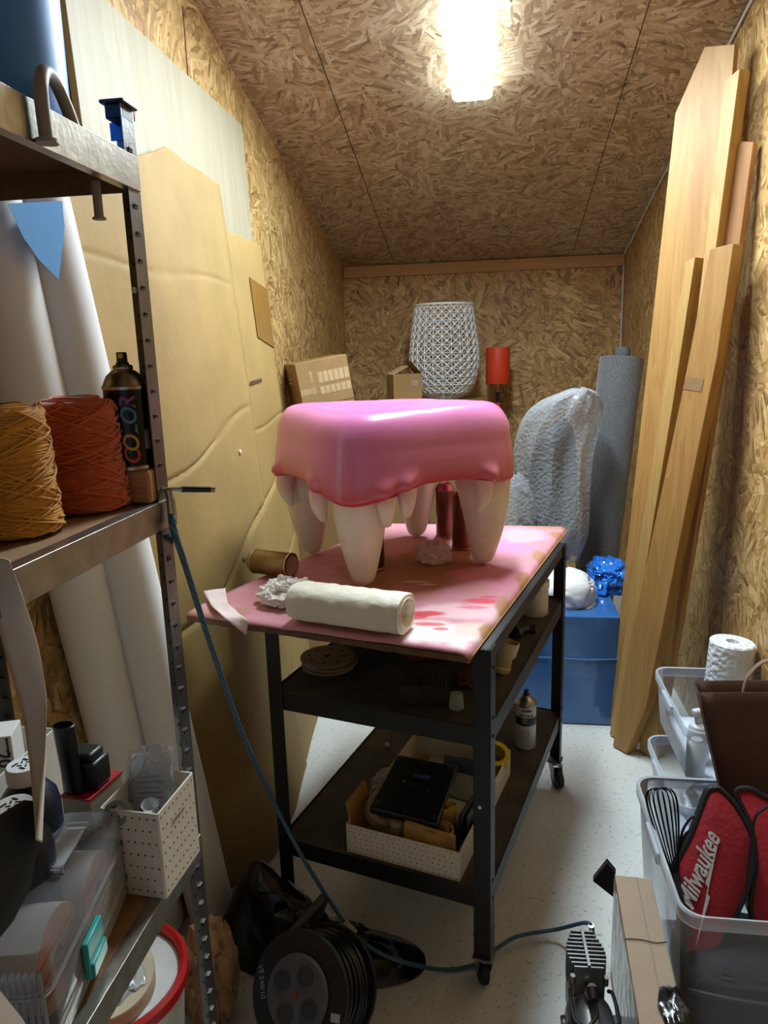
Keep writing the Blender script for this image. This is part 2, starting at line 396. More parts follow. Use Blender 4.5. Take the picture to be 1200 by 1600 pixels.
# reddish mark on the plywood
pm = at(207, 178, x=-.925)
MB().blob((pm.x+.004, pm.y, pm.z), (.003, .006, .020), .5, 2, 3, 3).build('paint_mark', M('red_mark', (190, 120, 112), .7), ply)
M_CARD = M('cardboard', (160, 131, 76), .72, 0, .10, 5, .12, 30, stretch=(1, 1, 1))
M_CARD2 = M('cardboard_dark', (160, 126, 78), .7, 0, .12, 5, .12, 30)
M_TAPE = M('brown_tape', (138, 102, 50), .3)
def lean_x(y, z):
    v = z/2.05; kl = min(1, max(0, (1.98-y)/.4)); k = min(1, max(0, (y-2.2)/.8))
    x = -.675-.225*v-.012*sin(pi*min(1, v))-.085*max(0, 1-v)**2*k-.20*kl*kl*(3-2*kl)*max(0, 1-v)
    x += .005*noise.noise(V((y*4, z*3, 1)))*max(0, 1-v**4)
    for (y0, z0, y1, z1, d, w_) in ((1.5, 1.17, 2.5, 1.40, .006, .007), (1.7, .80, 2.9, 1.16, .010, .009), (1.3, 1.78, 2.5, 1.80, .0025, .008), (1.7, .36, 2.9, .86, .008, .010), (2.45, 1.30, 3.0, 1.33, .004, .007)):
        if y0 <= y <= y1:
            zz = z0+(z1-z0)*(y-y0)/(y1-y0)+.01*sin(y*9); x -= d*exp(-((z-zz)/w_)**2)*min(1, (y-y0)*9, (y1-y)*9+.15)
    return x
def sheetA(u, v):
    yl = 1.42+.12*(1-v); y = yl+u*(2.52-.05*(1-v)-yl)
    top = 2.055+.085*min(1, max(0, (u-.42)/.2))-.035*max(0, (u-.6))+.002*sin(u*31)
    z = .004+v*(top-.004)
    return (lean_x(y, z)+.004, y, z)
a = lean_sheet('cardboard_sheet', M_CARD, sheetA, .005, 30, 420)
tag(a, 'large creased cardboard sheet leaning behind the metal shelving, wider of the two', 'cardboard')
def sheetB(u, v):
    y = 2.44+u*(2.935-2.44)-.09*u*(1-v)
    z = .004+v*(1.985-.004)-.004*sin(u*23)*v
    return (lean_x(y, z)-.002-.008*max(0, 1-u*7), y, z)
b_ = lean_sheet('cardboard_sheet', M_CARD, sheetB, .005, 24, 400)
tag(b_, 'shorter cardboard sheet with a strip of brown tape, right of the larger sheet', 'cardboard')
q = [V(sheetB(u, v))+V((.005, 0, 0)) for u, v in ((.55, .93), (.98, .915), (.98, .80), (.55, .82))]
MB().prism(q, (.001, 0, 0)).build('tape_strip', M_TAPE, b_)
M_PRINT = M('brown_print', (96, 68, 42), .8)
p0 = at(418, 596, x=-.80); p0.x = lean_x(p0.y, p0.z)+.0035
marks('printed_mark', M_PRINT, b_, p0, (0, 1, .06), (0, 0, 1), 1, .14, .02, .016, 3)
p0 = V(sheetA(.80, .585))
MB().blob(p0+V((.006, 0, 0)), (.004, .006, .010), .4, 2, 2, 1).build('torn_spot', M('torn_paper', (225, 205, 175), .8), a)

# ------------------------------------------------------------------ two white rolls leaning behind the shelving
M_ROLL = M('white_roll', (226, 226, 224), .45, 0, .03, 2)
for (bp, tp, lab) in (((-.765, 1.665), (22+80, 330), 'right-hand white roll leaning behind the shelving, next to the cardboard'), ((-.90, 1.62), (22, 330), 'left-hand white roll leaning behind the shelving, farther from the cardboard')):
    pb = V((bp[0], bp[1], .0))
    tp_ = at(tp[0]-42, tp[1], x=-.86 if bp[0] > -.8 else -.895)
    d = (tp_-pb).normalized(); pe = pb+d*((2.12)/d.z)
    r_ = .062
    bot = pb+d*.03
    o = MB().lathe([(r_*.9, 0), (r_, .002), (r_, (pe-bot).length-.002), (r_*.9, (pe-bot).length)], bot, d, 40).build('paper_roll', M_ROLL)
    tag(o, lab, 'roll', None)

# ================================================================== METAL SHELVING
def metal(name, col, rough, tint=None):
    return M(name, col, rough, 1.0, .14, 30, .05, 120, spec=.5)
M_GALV = metal('galvanised_steel', (172, 166, 152), .34)
M_POST = metal('post_steel', (126, 124, 120), .34)
M_BLACKP = M('black_plastic', (20, 20, 22), .4, 0, .1)
M_MDF = M('fibreboard', (146, 110, 70), .75, 0, .1, 60, .1, 200)
M_SLOT = M('slot_dark', (14, 13, 12), .9)
SX, SY = -.464, .985
unit = thing('shelving_unit', 'galvanised metal shelving unit with slotted posts along the left wall', 'shelving', (SX, SY, 0))
DX, LEN = .325, 1.02
def post(x, y, sx, sy):
    """angle post; sx, sy = directions of its two flanges"""
    mb = MB(); W_ = .034; WX = .025; T = .0016; H = 1.872
    mb.box((x+sx*WX/2, y, H/2), (WX, T, H)); mb.box((x, y+sy*W_/2, H/2), (T, W_, H))
    o = mb.build('post', M_POST, unit)
    mbs = MB(); mt = MB(); k = 0
    z = .06
    while z < H-.03:
        for fx in (0, 1):
            if fx: c = (x+sx*WX*.55, y-.0012 if y > -.5 else y+.0012, z); s_ = (.011, .0012, .004)
            else: c = (x+.0012, y+sy*W_*.55, z); s_ = (.0012, .011, .004)
            mbs.box(c, s_)
            if fx: mt.box((c[0], c[1]-.0008, z+.0030), (.010, .0014, .0012))
            else: mt.box((c[0]+.0008, c[1], z+.0030), (.0014, .010, .0012))
        z += .0345; k += 1
    mbs.build('slot_pattern', M_SLOT, o); mt.build('lip_pattern', M_POST, o)
    MB().box((x+sx*.011, y+sy*.015, H+.003), (.033, .042, .005)).box((x+sx*.011, y+sy*.016, H-.008), (.024, .030, .018)).build('end_cap', M_BLACKP, o, bevel=.002)
    return o
fp = post(0, 0, -1, -1); rp = post(-DX, 0, 1, -1); post(0, -LEN, -1, 1); post(-DX, -LEN, 1, 1)
q = MB().box((-.019, -.0022, 1.848), (.026, .0012, .022)).build('blue_film_patch', M('blue_tape', (40, 120, 190), .3), fp)
MB().cyl((-.020, -.001, 1.647), (-.020, -.004, 1.647), .0042, n=14).build('rivet', M('white_dot', (235, 235, 235), .5), fp)
for z, h in ((1.815, .043), (1.355, .040), (.800, .040)):
    for x, sg in ((.001, 1), (-DX-.001, -1)):
        mb = MB(); mb.box((x+sg*.001, -LEN/2, z-h/2), (.0018, LEN-.004, h)); mb.box((x-sg*.008, -LEN/2, z-.001), (.02, LEN-.004, .0018)); mb.box((x-sg*.006, -LEN/2, z-h+.001), (.014, LEN-.004, .0018))
        mb.build('beam', M_GALV, unit, bevel=.0006)
    for y in (-.004, -LEN+.004):
        MB().box((-DX/2, y, z-h/2), (DX-.006, .0018, h)).build('beam', M_GALV, unit)
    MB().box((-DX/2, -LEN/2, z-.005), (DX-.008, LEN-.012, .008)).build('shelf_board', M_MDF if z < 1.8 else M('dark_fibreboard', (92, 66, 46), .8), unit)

# red overspray spots on the post
# ------------------------------------------------------------------ blue film roll on the top shelf
M_BLUEF = M('blue_film', (74, 150, 250), .4, 0, .08, 4, .1, 8)
e = at(79, 60, y=.86); rx = e.x-.086
fr_ = thing('film_roll', 'blue plastic film roll standing on top of the shelving', 'film roll', (rx, .86, 1.8165))
mb = MB(); mb.lathe([(.060, 0), (.088, .002), (.090, .2), (.088, .52), (.06, .53)], n=40); mb.build('roll', M_BLUEF, fr_)
MB().lathe([(.036, .531), (.036, .54), (.028, .54), (.028, .53)], n=24).build('core', M('kraft_core', (160, 124, 84), .7), fr_)
pts = [at(a_, b_, x=-.80) for a_, b_ in ((12, 318), (98, 314), (102, 345), (92, 437), (60, 405), (36, 370))]
# (the loose end hangs behind the shelf)
le = MB().prism([p-V((rx, .86, 1.8165)) for p in pts], (-.0012, .0012, 0)).build('loose_end', clear('blue_film_clear', (120, 175, 225), .55, .2), fr_)
# ------------------------------------------------------------------ grey hook over the top beam
M_GREYP = M('grey_coat', (150, 140, 130), .5)
hk = [at(a_, b_, x=-.452) for a_, b_ in ((73, 218), (66, 165), (64, 132))]+[at(70, 112, x=-.458)]+[at(a_, b_, x=-.475) for a_, b_ in ((86, 128), (104, 168), (117, 204))]
ho = hk[0].copy()
hook = thing('shelf_hook', 'grey rubber-coated steel hook clipped over the top shelf edge', 'hook', ho)
MB().tube([p-ho for p in hk], .0072, 12, smooth=6).build('bent_rod', M_GREYP, hook)
MB().cyl(V((0, 0, 0)), V((0, 0, -.004)), .0115, n=20).build('foot_cap', M_GREYP, hook)
pg = at(153, 316, y=.93); pg2 = at(155, 340, y=.93)
peg = MB(); peg.cyl(pg+V((0, 0, .025)), pg2, .0058, n=14); peg.cyl(pg2, pg2-V((0, 0, .0025)), .0085, n=16)
tag(peg.build('hook_peg', M_GREYP), 'grey coated peg hanging below the top shelf board', 'hook')

# ------------------------------------------------------------------ yarn cones
def yarn_mat(name, c1, c2):
    m, t, b = newmat(name)
    tc = nd(t, 'ShaderNodeTexCoord').outputs['Object']
    sp = nd(t, 'ShaderNodeSeparateXYZ', {0: tc})
    n = nd(t, 'ShaderNodeTexNoise', {'Vector': tc, 'Scale': 70.0, 'Detail': 3.0}).outputs[0]
    t.links.new(mixc(t, n, lin(c2), lin(c1)), b.inputs['Base Color']); b.inputs['Roughness'].default_value = .95; b.inputs['Sheen Weight'].default_value = .4
    return m
def yarn(loc, r, h, mat, mat2, label, seed, lean=(0, 0)):
    th = thing('yarn_cone', label, 'yarn', loc, rot=(lean[0], lean[1], 0), group='yarn cones on the shelf')
    rnd = random.Random(seed)
    rad = lambda z: r*(1.0-.13*(z/h))*(1-.25*max(0, (z/h-.93)/.07)**2)*(1-.10*max(0, (.05-z/h)/.05)**2)
    MB().lathe([(rad(0)*.9, 0)]+[(rad(h*i/20)*.985, h*i/20) for i in range(1, 20)]+[(rad(h)*.8, h), (r*.3, h-.004), (r*.28, h-.02)], n=48).build('wound_body', mat, th)
    # wound strands: steep-crossing helices over the whole body
    mb = MB()
    for k in range(46):
        ph = rnd.random()*6.28; z0 = .004+(h-.01)*rnd.random()*.95; span = h*rnd.uniform(.30, .65)*rnd.choice((-1, 1)); turns = rnd.uniform(.45, .8)
        P = []
        for i in range(56):
            s_ = i/55; z = z0+span*s_
            z = abs(z-.003)+.003
            if z > h-.003: z = 2*(h-.003)-z
            z = max(.003, min(h-.003, z)); a_ = ph+turns*2*pi*s_
            R_ = rad(z)*.985+.0021+.0008*(k % 3)
            P.append((R_*cos(a_), R_*sin(a_), z))
        mb.tube(P, .0014, 5)
    n_ = 62
    P = []
    for i in range(n_*40):
        s_ = i/(n_*40); z = .004+(h-.008)*s_+.003*sin(i*.157*.37+3*sin(i*.003)); z = max(.003, min(h-.002, z)); a_ = 2*pi*i/40
        R_ = rad(z)*.985+.0006; P.append((R_*cos(a_), R_*sin(a_), z))
    mb.tube(P, .0015, 4)
    mb.build('strands', mat2, th)
    # top windings and paper core
    mb = MB()
    for k in range(16):
        rr = rad(h)*(.84-.034*k); mb.tube([(rr*cos(a_*.2618), rr*sin(a_*.2618), h+.0012*cos(a_+k)-.0002*k) for a_ in range(24)], .0016, 5, closed=True)
    mb.build('top_windings', mat2, th)
    MB().lathe([(r*.26, h-.02), (r*.26, h+.002), (r*.2, h+.002), (r*.2, h-.02)], n=24, cap0=False, cap1=False).build('core', M_BLACKP, th)
    return th
YO = yarn_mat('yarn_orange', (200, 88, 34), (160, 58, 18)); YO2 = yarn_mat('yarn_orange_strand', (214, 100, 42), (176, 68, 24))
YY = yarn_mat('yarn_mustard', (214, 150, 40), (178, 112, 22)); YY2 = yarn_mat('yarn_mustard_strand', (226, 166, 54), (190, 126, 30))
SH = 1.3565
yarn((-.545, .905, SH), .0545, .150, YO, YO2, 'orange yarn cone on the middle shelf, beside the black spray can', 1)
yarn((-.553, .765, SH), .050, .150, YY, YY2, 'mustard yellow yarn cone in the middle of the shelf row, beside the orange cone', 2)
yarn((-.613, .668, SH), .050, .150, YY, YY2, 'mustard yarn cone cut off by the left edge of the picture', 3)

# ------------------------------------------------------------------ wood block with the black spray can on it
blk = MB().box((-.492, .957, SH+.0235), (.052, .046, .047)).build('wood_block', wood('red_brown_block', (190, 150, 100), (150, 96, 54), 2, .6, 'X'), bevel=.004)
tag(blk, 'chamfered wooden block at the shelf end under the black spray can', 'wood block')
def spray_can(label, loc, r, h, body, dome, cap, capc='nozzle', rot=None, group=None, cat='spray can', capped=False):
    th = thing('spray_can', label, cat, loc, rot=rot, group=group)
    MB().lathe([(r*.94, 0), (r, .003), (r, h)], n=40).build('body', body, th)
    MB().lathe([(r*1.03, 0), (r*1.04, .0025), (r*1.0, .005)], n=40).build('bottom_rim', dome, th)
    MB().lathe([(r*1.03, h-.002), (r*1.04, h+.002), (r*.97, h+.005), (r*.93, h+.008), (r*.80, h+.016), (r*.55, h+.023), (r*.45, h+.025), (r*.47, h+.028), (r*.40, h+.031)], n=40).build('dome', dome, th)
    if capped: MB().lathe([(r*.9, h+.003), (r*.9, h+.03), (r*.7, h+.034)], n=32).build('cap', cap, th, bevel=.001)
    else: MB().lathe([(r*.30, h+.030), (r*.30, h+.034), (r*.24, h+.035), (r*.24, h+.047), (r*.20, h+.048)], n=24).build(capc, cap, th)
    return th
M_BLKCAN = M('black_gloss_print', (20, 19, 20), .22, .3, .1, 20)
M_ALU = metal('aluminium', (176, 172, 162), .28)
cl = at(204, 700, y=.985)
can = spray_can('black spray can with rainbow lettering standing on the wood block', (-.500, .958, SH+.0475), .0295, .112, M_BLKCAN, M_ALU, M_BLACKP)
MB().box((.002, -.0075, .155), (.006, .002, .006)).build('nozzle_insert', M('yellow_insert', (220, 210, 50), .4), can)
for i, (ch, c) in enumerate(zip('COLOR', ((190, 60, 50), (200, 150, 50), (60, 130, 90), (60, 130, 170), (130, 70, 140)))):
    text('letter_'+ch.lower(), ch, M('ink_'+str(c[0])+str(c[2]), c, .3), can, Tz(0, 0, .018+i*.0185, .55), .030, shear=.2, wrap=(.0296, True), depth=.0002, bold=.0004)
MB().tube([(.0300*sin(a_), -.0300*cos(a_), .076+.004*k) for k, a_ in enumerate((-.30, -.302, -.30, -.303))], .0007, 5).build('small_print', M('grey_ink', (150, 150, 150), .5), can)
MB().grid(8, 2, lambda u, v: (.0298*sin(1.18+.40*u), -.0298*cos(1.18+.40*u), .028+.026*v)).build('paper_label', M('dim_label', (120, 116, 110), .5), can, thick=.0003)
MB().box((.0, 0, 0), (.001, .001, .001)).bm.free()

# ------------------------------------------------------------------ air blow gun and hose coupling
g0, g1 = at(268, 764, x=-.447), at(336, 765, x=-.392)
ag = thing('air_plug', 'short black air fitting poking out past the shelf post', 'air tool', g0)
dd = (g1-g0)
MB().cyl(V((0, 0, 0)), dd*.24, .0030, n=14).cyl(dd*.20, dd*.26, .0042, n=14).build('steel_stem', M_ALU, ag)
MB().cyl(dd*.24, dd*.9, .0046, .0042, n=16).build('sleeve', M_BLACKP, ag)
MB().cyl(dd*.9, dd, .0040, n=14).build('tip', metal('copper_tip', (190, 150, 120), .3), ag)
MB().tube([V((-.022, .0, -.004)), V((-.004, 0, 0)), V((.002, 0, 0))], .003, 8).build('inlet', M_ALU, ag)

HP = [at(268, 800, x=-.452), at(272, 830, x=-.450), at(290, 885, y=1.06), at(330, 1010, y=1.19), at(380, 1150, y=1.34), at(430, 1258, y=1.46), at(480, 1352, y=1.49), at(540, 1443, z=.155), at(575, 1478, z=.125), at(620, 1500, z=.085), at(690, 1515, z=.014), at(745, 1506, z=.010), at(782, 1478, z=.03), at(812, 1462, z=.03), at(870, 1452, z=.04), at(912, 1442, z=.13), at(924, 1446, z=.16)]
M_HOSE = None
def hose_mat():
    m, t, b = newmat('braided_hose')
    tc = nd(t, 'ShaderNodeTexCoord').outputs['Object']
    wv = nd(t, 'ShaderNodeTexWave', {'Vector': tc, 'Scale': 55.0, 'Distortion': 1.0}, bands_direction='DIAGONAL').outputs[1]
    t.links.new(mixc(t, wv, lin((34, 62, 84)), lin((58, 104, 128))), b.inputs['Base Color']); b.inputs['Roughness'].default_value = .45
    return m
hs = thing('air_hose', 'blue braided air hose looping from the shelving down to the compressor', 'hose', HP[0])
hp = [p-HP[0] for p in HP]
MB().tube(hp, .0052, 10, smooth=8).build('hose', hose_mat(), hs)
MB().cyl(hp[0]+V((0, 0, .018)), hp[0]+(hp[1]-hp[0])*.6, .0066, n=14).cyl(hp[0]+V((-.002, 0, .034)), hp[0]+V((0, 0, .018)), .005, .006, n=14).build('coupling', M_ALU, hs)
t0 = hp[7]; t1 = hp[7]*.5+hp[8]*.5
MB().cyl(hp[7]-(hp[8]-hp[7])*.35, hp[7]+(hp[8]-hp[7])*.45, .0085, n=14).build('tape_wrap', M('cream_tape', (190, 180, 140), .7), hs)
MB().cyl(hp[-1], hp[-1]+V((.004, .004, -.03)), .007, n=14).build('end_fitting', M_ALU, hs)

# ------------------------------------------------------------------ curled paper strip hanging from the middle shelf
M_WPAPER = M('white_paper', (214, 208, 198), .8, 0, .05, 10)
Lp = [(-14, 868), (-6, 960), (14, 1040), (34, 1110), (46, 1190), (52, 1260), (54, 1310)]
Rp = [(14, 876), (42, 950), (62, 1020), (72, 1090), (70, 1170), (62, 1250), (56, 1312)]
LL = spline([at(*p, x=-.468) for p in Lp], 6); RR = spline([at(*p, x=-.430) for p in Rp], 6)
def strip(u, v):
    i = v*(len(LL)-1); k = min(int(i), len(LL)-2); f = i-k
    a_ = LL[k].lerp(LL[k+1], f); b__ = RR[k].lerp(RR[k+1], f)
    return a_.lerp(b__, u)+V((.010*sin(pi*u), -.004*sin(pi*u), 0))
tag(MB().grid(9, 60, strip).build('paper_strip', M_WPAPER, thick=.0008), 'curling white paper strip hanging down from the middle shelf', 'paper')

# ------------------------------------------------------------------ lower shelf contents
LS = .8005
M_WBOX = spots('white_card', (212, 204, 190), [], .7)
M_HOLE = M('punch_hole', (70, 64, 56), .9)
def perf_box(name, label, cat, loc, rotz, L, D, H, xs, zs, group=None, faces='front side'):
    """open cardboard box with rows of small punched dots; front = -y face, side = +x face"""
    th = thing(name, label, cat, loc, rotz, group)
    T = .0025
    for nm, c, d in (('wall', (0, -D/2, H/2), (L, T, H)), ('wall', (0, D/2, H/2), (L, T, H)), ('wall', (-L/2, 0, H/2), (T, D, H)), ('wall', (L/2, 0, H/2), (T, D, H)), ('bottom', (0, 0, T/2), (L, D, T))):
        o = MB().box(c, d).build(nm, M_WBOX, th, bevel=.0007)
        if nm != 'wall': continue
        mb = MB(); k = 0
        if c[0] == 0 and c[1] < 0:
            for r in range(zs):
                for q_ in range(xs):
                    x = -L/2+L*(q_+.5+.25*(r % 2))/xs
                    if x < L/2-.004: mb.cyl((x, -D/2-T/2-.0003, H*(r+.5)/zs), (x, -D/2, H*(r+.5)/zs), .0016, n=8)
            mb.build('dot_pattern', M_HOLE, o)
        elif c[1] == 0 and c[0] > 0:
            n_ = max(3, int(xs*D/L))
            for r in range(zs):
                for q_ in range(n_):
                    y = -D/2+D*(q_+.5+.25*(r % 2))/n_
                    if y < D/2-.004: mb.cyl((L/2+T/2+.0003, y, H*(r+.5)/zs), (L/2, y, H*(r+.5)/zs), .0016, n=8)
            mb.build('dot_pattern', M_HOLE, o)
        else: mb.bm.free()
    return th
pb = perf_box('storage_box', 'tall white dotted cardboard box on the low shelf end holding a bag of papers', 'box', (-.495, .893, LS), radians(-4), .088, .104, .136, 8, 7)
marks('box_print', M('grey_ink', (150, 150, 150), .5), pb, (.0453, .0, .100), (0, 1, 0), (0, 0, 1), 1, .036, .01, .006, 5)
# plastic bag with printed sheet
def crumple(c, r, amp, fr, seed, sub=5, flat=None): return MB().blob(c, r, amp, fr, sub, seed, flat=flat, ridged=True)
bagm = clear('pouch_film', (232, 234, 236), .10, .10, .5, 25)
pc = V((-.502, .905, LS+.12))
bg = thing('document_bag', 'clear plastic bag with printed sheet standing in the white dotted box', 'plastic bag', pc)
def pouch(sgn):
    def f(u, v):
        e_ = 1-(2*u-1)**2; n_ = facet(V((u*3.2, v*3.4, sgn*2+4)))
        w_ = .047-.012*v+.006*noise.noise(V((v*3, sgn, 1)))
        return (-.006+.010*v+w_*(2*u-1), sgn*(.010*e_*(1-.7*v))+.014*v+.006*n_*(.3+v), -.085+.150*v+.012*(1-abs(2*u-1.25))*v+.006*n_*v)
    return f
MB().grid(30, 36, pouch(-1)).grid(30, 36, pouch(1)).build('bag', bagm, bg, ang=30)
sh = MB().grid(10, 10, lambda u, v: (-.036+.068*u, -.012+.004*sin(3*u)+.036*v, -.08+.128*v+.008*u)).build('sheet', M('sheet_paper', (244, 244, 244), .7, 0, .02), bg, thick=.0006)
mb = MB()
for k in range(8): mb.box((-.004+.002*(k % 3), .0008+.0021*k, -.034+.0075*k), (.044-.008*(k % 3), .0012, .0010), Matrix.Rotation(-.1, 3, 'Y') @ Matrix.Rotation(-.27, 3, 'X'))
mb.build('printed_lines', M('grey_ink', (150, 150, 150), .5), bg)
# tape roll grey and small clear cup in the box
gr = MB().lathe([(.018, 0), (.018, .026), (.011, .026), (.011, 0)], (-.524, .862, LS+.116), (.2, -.75, .5), 28, False, False).build('tape_roll', M('grey_tape', (140, 140, 140), .5))
tag(gr, 'grey tape roll on edge inside the white dotted box', 'tape')
cup = MB().lathe([(.009, 0), (.0115, .016), (.0125, .018), (.0115, .017), (.0085, .001)], (-.478, .864, LS+.118), (.1, -.2, 1), 28).build('clear_cup', clear('clear_cup_plastic', (235, 240, 242), .25, .08))
tag(cup, 'tiny clear plastic cup at the front corner of the white dotted box', 'cup')

# paint tin
tin = thing('paint_tin', 'small paint tin with black lid and red band beside the white dotted box', 'tin', (-.545, .842, LS))
MB().lathe([(.029, 0), (.030, .002), (.030, .082), (.031, .084)], n=36).build('body', M('black_label', (26, 24, 24), .35), tin)
MB().lathe([(.0305, .055), (.0306, .056), (.0306, .074), (.0305, .075)], n=36, cap0=False, cap1=False).build('red_band', M('red_label', (180, 40, 36), .4), tin)
MB().lathe([(.0315, .082), (.0320, .086), (.0300, .088), (.0285, .086), (.026, .086), (.025, .089), (.010, .089)], n=36).build('lid', M('black_lid', (24, 24, 26), .25), tin)

# carton with the black nozzle on top
crt = thing('carton', 'white carton with red edge standing under the black nozzle', 'box', (-.590, .905, LS), radians(-8))
MB().box((0, 0, .065), (.05, .075, .13)).build('body', M('offwhite_card', (196, 186, 164), .7), crt, bevel=.001)
MB().box((0, -.0005, .1315), (.0512, .0768, .003)).build('red_edge', M('red_card', (170, 30, 40), .5), crt)
nz = thing('nozzle_tool', 'black tool head with an open oval tube standing above the red-edged carton', 'tool', (-.592, .9, LS+.1335), radians(-5))
MB().box((0, .004, .022), (.048, .04, .044)).box((0, .004, .05), (.036, .034, .014)).build('body', M_BLACKP, nz, bevel=.005)
mb = MB(); rings = []
for z, k in ((0.0, 1.0), (.04, 1.0), (.105, 1.02), (.106, .9), (.06, .85)):
    rings.append([(-.010+.0165*k*cos(a_*pi/14)+.0-.10*z*.6, -.018+.012*k*sin(a_*pi/14), z) for a_ in range(28)])
mb.loops(rings, True, True, True).build('oval_tube', M('dark_plastic', (16, 16, 17), .35), nz)

# bottles with white caps
for (x, y, lab) in ((-.572, .712, 'dark blue bottle with white printed cap, nearer of the pair'), (-.615, .797, 'dark blue bottle with white printed cap, half hidden behind the paper strip')):
    th = thing('bottle', lab, 'bottle', (x, y, LS), group='dark blue bottles on the low shelf')
    MB().lathe([(.036, 0), (.039, .004), (.039, .165), (.036, .182), (.026, .196), (.018, .202), (.018, .208)], n=36).build('body', M('navy_plastic', (18, 28, 52), .35), th)
    MB().lathe([(.0225, .206), (.0235, .208), (.0235, .226), (.0215, .229), (.003, .229)], n=36).build('cap', M('white_cap', (222, 222, 220), .45), th)
    mb = MB()
    for k in range(4):
        a_ = k*1.57+.4
        mb.box((.011*cos(a_), .011*sin(a_), .2294), (.009, .003, .0006), Matrix.Rotation(a_+.9, 3, 'Z')); mb.box((.006*cos(a_+.6), .006*sin(a_+.6), .2294), (.006, .002, .0006), Matrix.Rotation(a_, 3, 'Z'))
    mb.build('cap_print', M('black_ink', (24, 24, 26), .5), th)

# white tray with the glue-stick box
tr = thing('storage_tray', 'white open tray at the back of the low shelf holding the glue stick box', 'tray', (-.715, .86, LS), radians(0))
for c, d in (((0, -.08, .1), (.10, .0025, .2)), ((0, .08, .1), (.10, .0025, .2)), ((-.05, 0, .1), (.0025, .16, .2)), ((.05, 0, .1), (.0025, .16, .2))): MB().box(c, d).build('wall', M_WBOX, tr, bevel=.0006)
MB().box((0, 0, .0015), (.10, .16, .003)).build('bottom', M_WBOX, tr)
gb = thing('glue_stick_box', 'white printed glue stick box standing in the white tray', 'box', (-.712, .87, LS+.0035), radians(20))
MB().box((0, 0, .115), (.06, .05, .23)).build('body', M('print_white', (226, 224, 220), .6), gb, bevel=.001)
GI = M('black_ink', (24, 24, 26), .5)
text('print', '20', GI, gb, face_mtx((.016, -.0253, .195), (0, 0, -1), (1, 0, 0)), .026, bold=.0006)
text('print', 'GLUE STICKS', GI, gb, face_mtx((-.006, -.0253, .185), (0, 0, -1), (1, 0, 0)), .014, bold=.0005)
marks('small_print', GI, gb, (.024, -.0253, .212), (0, 0, -1), (1, 0, 0), 1, .03, .004, .004, 8)
marks('small_print', GI, gb, (-.018, -.0253, .180), (0, 0, -1), (1, 0, 0), 2, .05, .007, .003, 9)

# clear carry case with sanding rolls
CS = clear('case_plastic', (235, 238, 242), .03, .04)
cs = thing('clear_case', 'transparent plastic case with teal clips holding sanding rolls, on the low shelf', 'case', (-.533, .712, LS), radians(10))
cl_, cw, ch = .26, .085, .135
mb = MB(); ring = lambda z, k: [(x*k, y*k, z) for x, y in rrect(cw, cl_, .018)]
mb.loops([ring(0.002, .96), ring(.008, 1), ring(ch-.006, 1), ring(ch, .96)]).build('shell', CS, cs)
for z in (.03, .085):
    mb = MB(); mb.tube([(x*1.01, y*1.01, z) for x, y in rrect(cw, cl_, .018)], .0028, 6, closed=True); mb.build('rim', CS, cs)
MB().box((0, .04, ch+.010), (.03, .09, .006)).box((0, -.002, ch+.005), (.03, .006, .014)).box((0, .082, ch+.005), (.03, .006, .014)).build('handle', CS, cs, bevel=.002)
M_TEAL = M('teal_plastic', (40, 150, 145), .35)
for y in (-.02,): MB().box((cw/2+.005, y, .045), (.008, .05, .05)).box((cw/2+.010, y, .030), (.006, .045, .02)).build('clip', M_TEAL, cs, bevel=.002)
mb = MB()
for k in range(10): mb.box((-cw/2+.008+k*.0077, -cl_/2+.004, .06), (.003, .006, .10))
mb.build('divider_ribs', CS, cs)
o = MB().box((0, 0, .003), (cw*.92, cl_*.92, .004)).build('tray_base', M('navy_tray', (20, 28, 50), .4), cs)
M_KRAFT = M('kraft_disc', (186, 138, 98), .7); M_REDS = M('red_stripe', (170, 50, 50), .7)
RZ = Matrix.Rotation(radians(10), 3, 'Z')
for (dy, rr, wd, dx, lab) in ((-.055, .058, .052, -.006, 'pale sanding roll nearer the front inside the clear case'), (.062, .050, .05, .0, 'kraft sanding roll with red stripes at the back of the clear case')):
    c = V((-.533, .712, LS+.008+rr))+RZ @ V((dx, dy, 0))
    th = thing('sanding_roll', lab, 'sanding roll', c, radians(10))
    MB().lathe([(.016, -wd/2), (rr, -wd/2), (rr, wd/2), (.016, wd/2)], (0, 0, 0), (1, 0, 0), 40, False, False).build('roll', M('grey_abrasive', (196, 190, 180), .8), th)
    fc = MB().lathe([(.014, 0), (rr*.98, 0), (rr*.98, .0015), (.014, .0015)], (wd/2, 0, 0), (1, 0, 0), 40, False, False).build('kraft_face', M_KRAFT, th)
    mb = MB()
    for k in (-1, 0, 1):
        hl = sqrt(max(0, (rr*.95)**2-(k*.024)**2)); mb.box((wd/2+.0019, 0, k*.024), (.0006, 2*hl*.98, .004))
    mb.build('red_stripes', M_REDS, th)

# black plastic panel and white card at the very left
pp = [at(a_, b_, x=-.452) for a_, b_ in ((-10, 1290), (53, 1250), (58, 1330), (50, 1385), (22, 1440), (-10, 1480))]
tag(MB().prism(pp, (-.012, 0, 0)).build('black_case', M('matt_black', (8, 8, 9), .7), bevel=.002), 'black plastic case edge at the left picture edge below the paper strip', 'case')
pp = [at(a_, b_, x=-.450) for a_, b_ in ((-10, 1535), (10, 1560), (34, 1590), (55, 1625), (-10, 1625))]
tag(MB().prism(pp, (-.002, 0, 0)).build('paper_card', M_WPAPER), 'corner of a white paper card at the bottom left of the picture', 'paper')

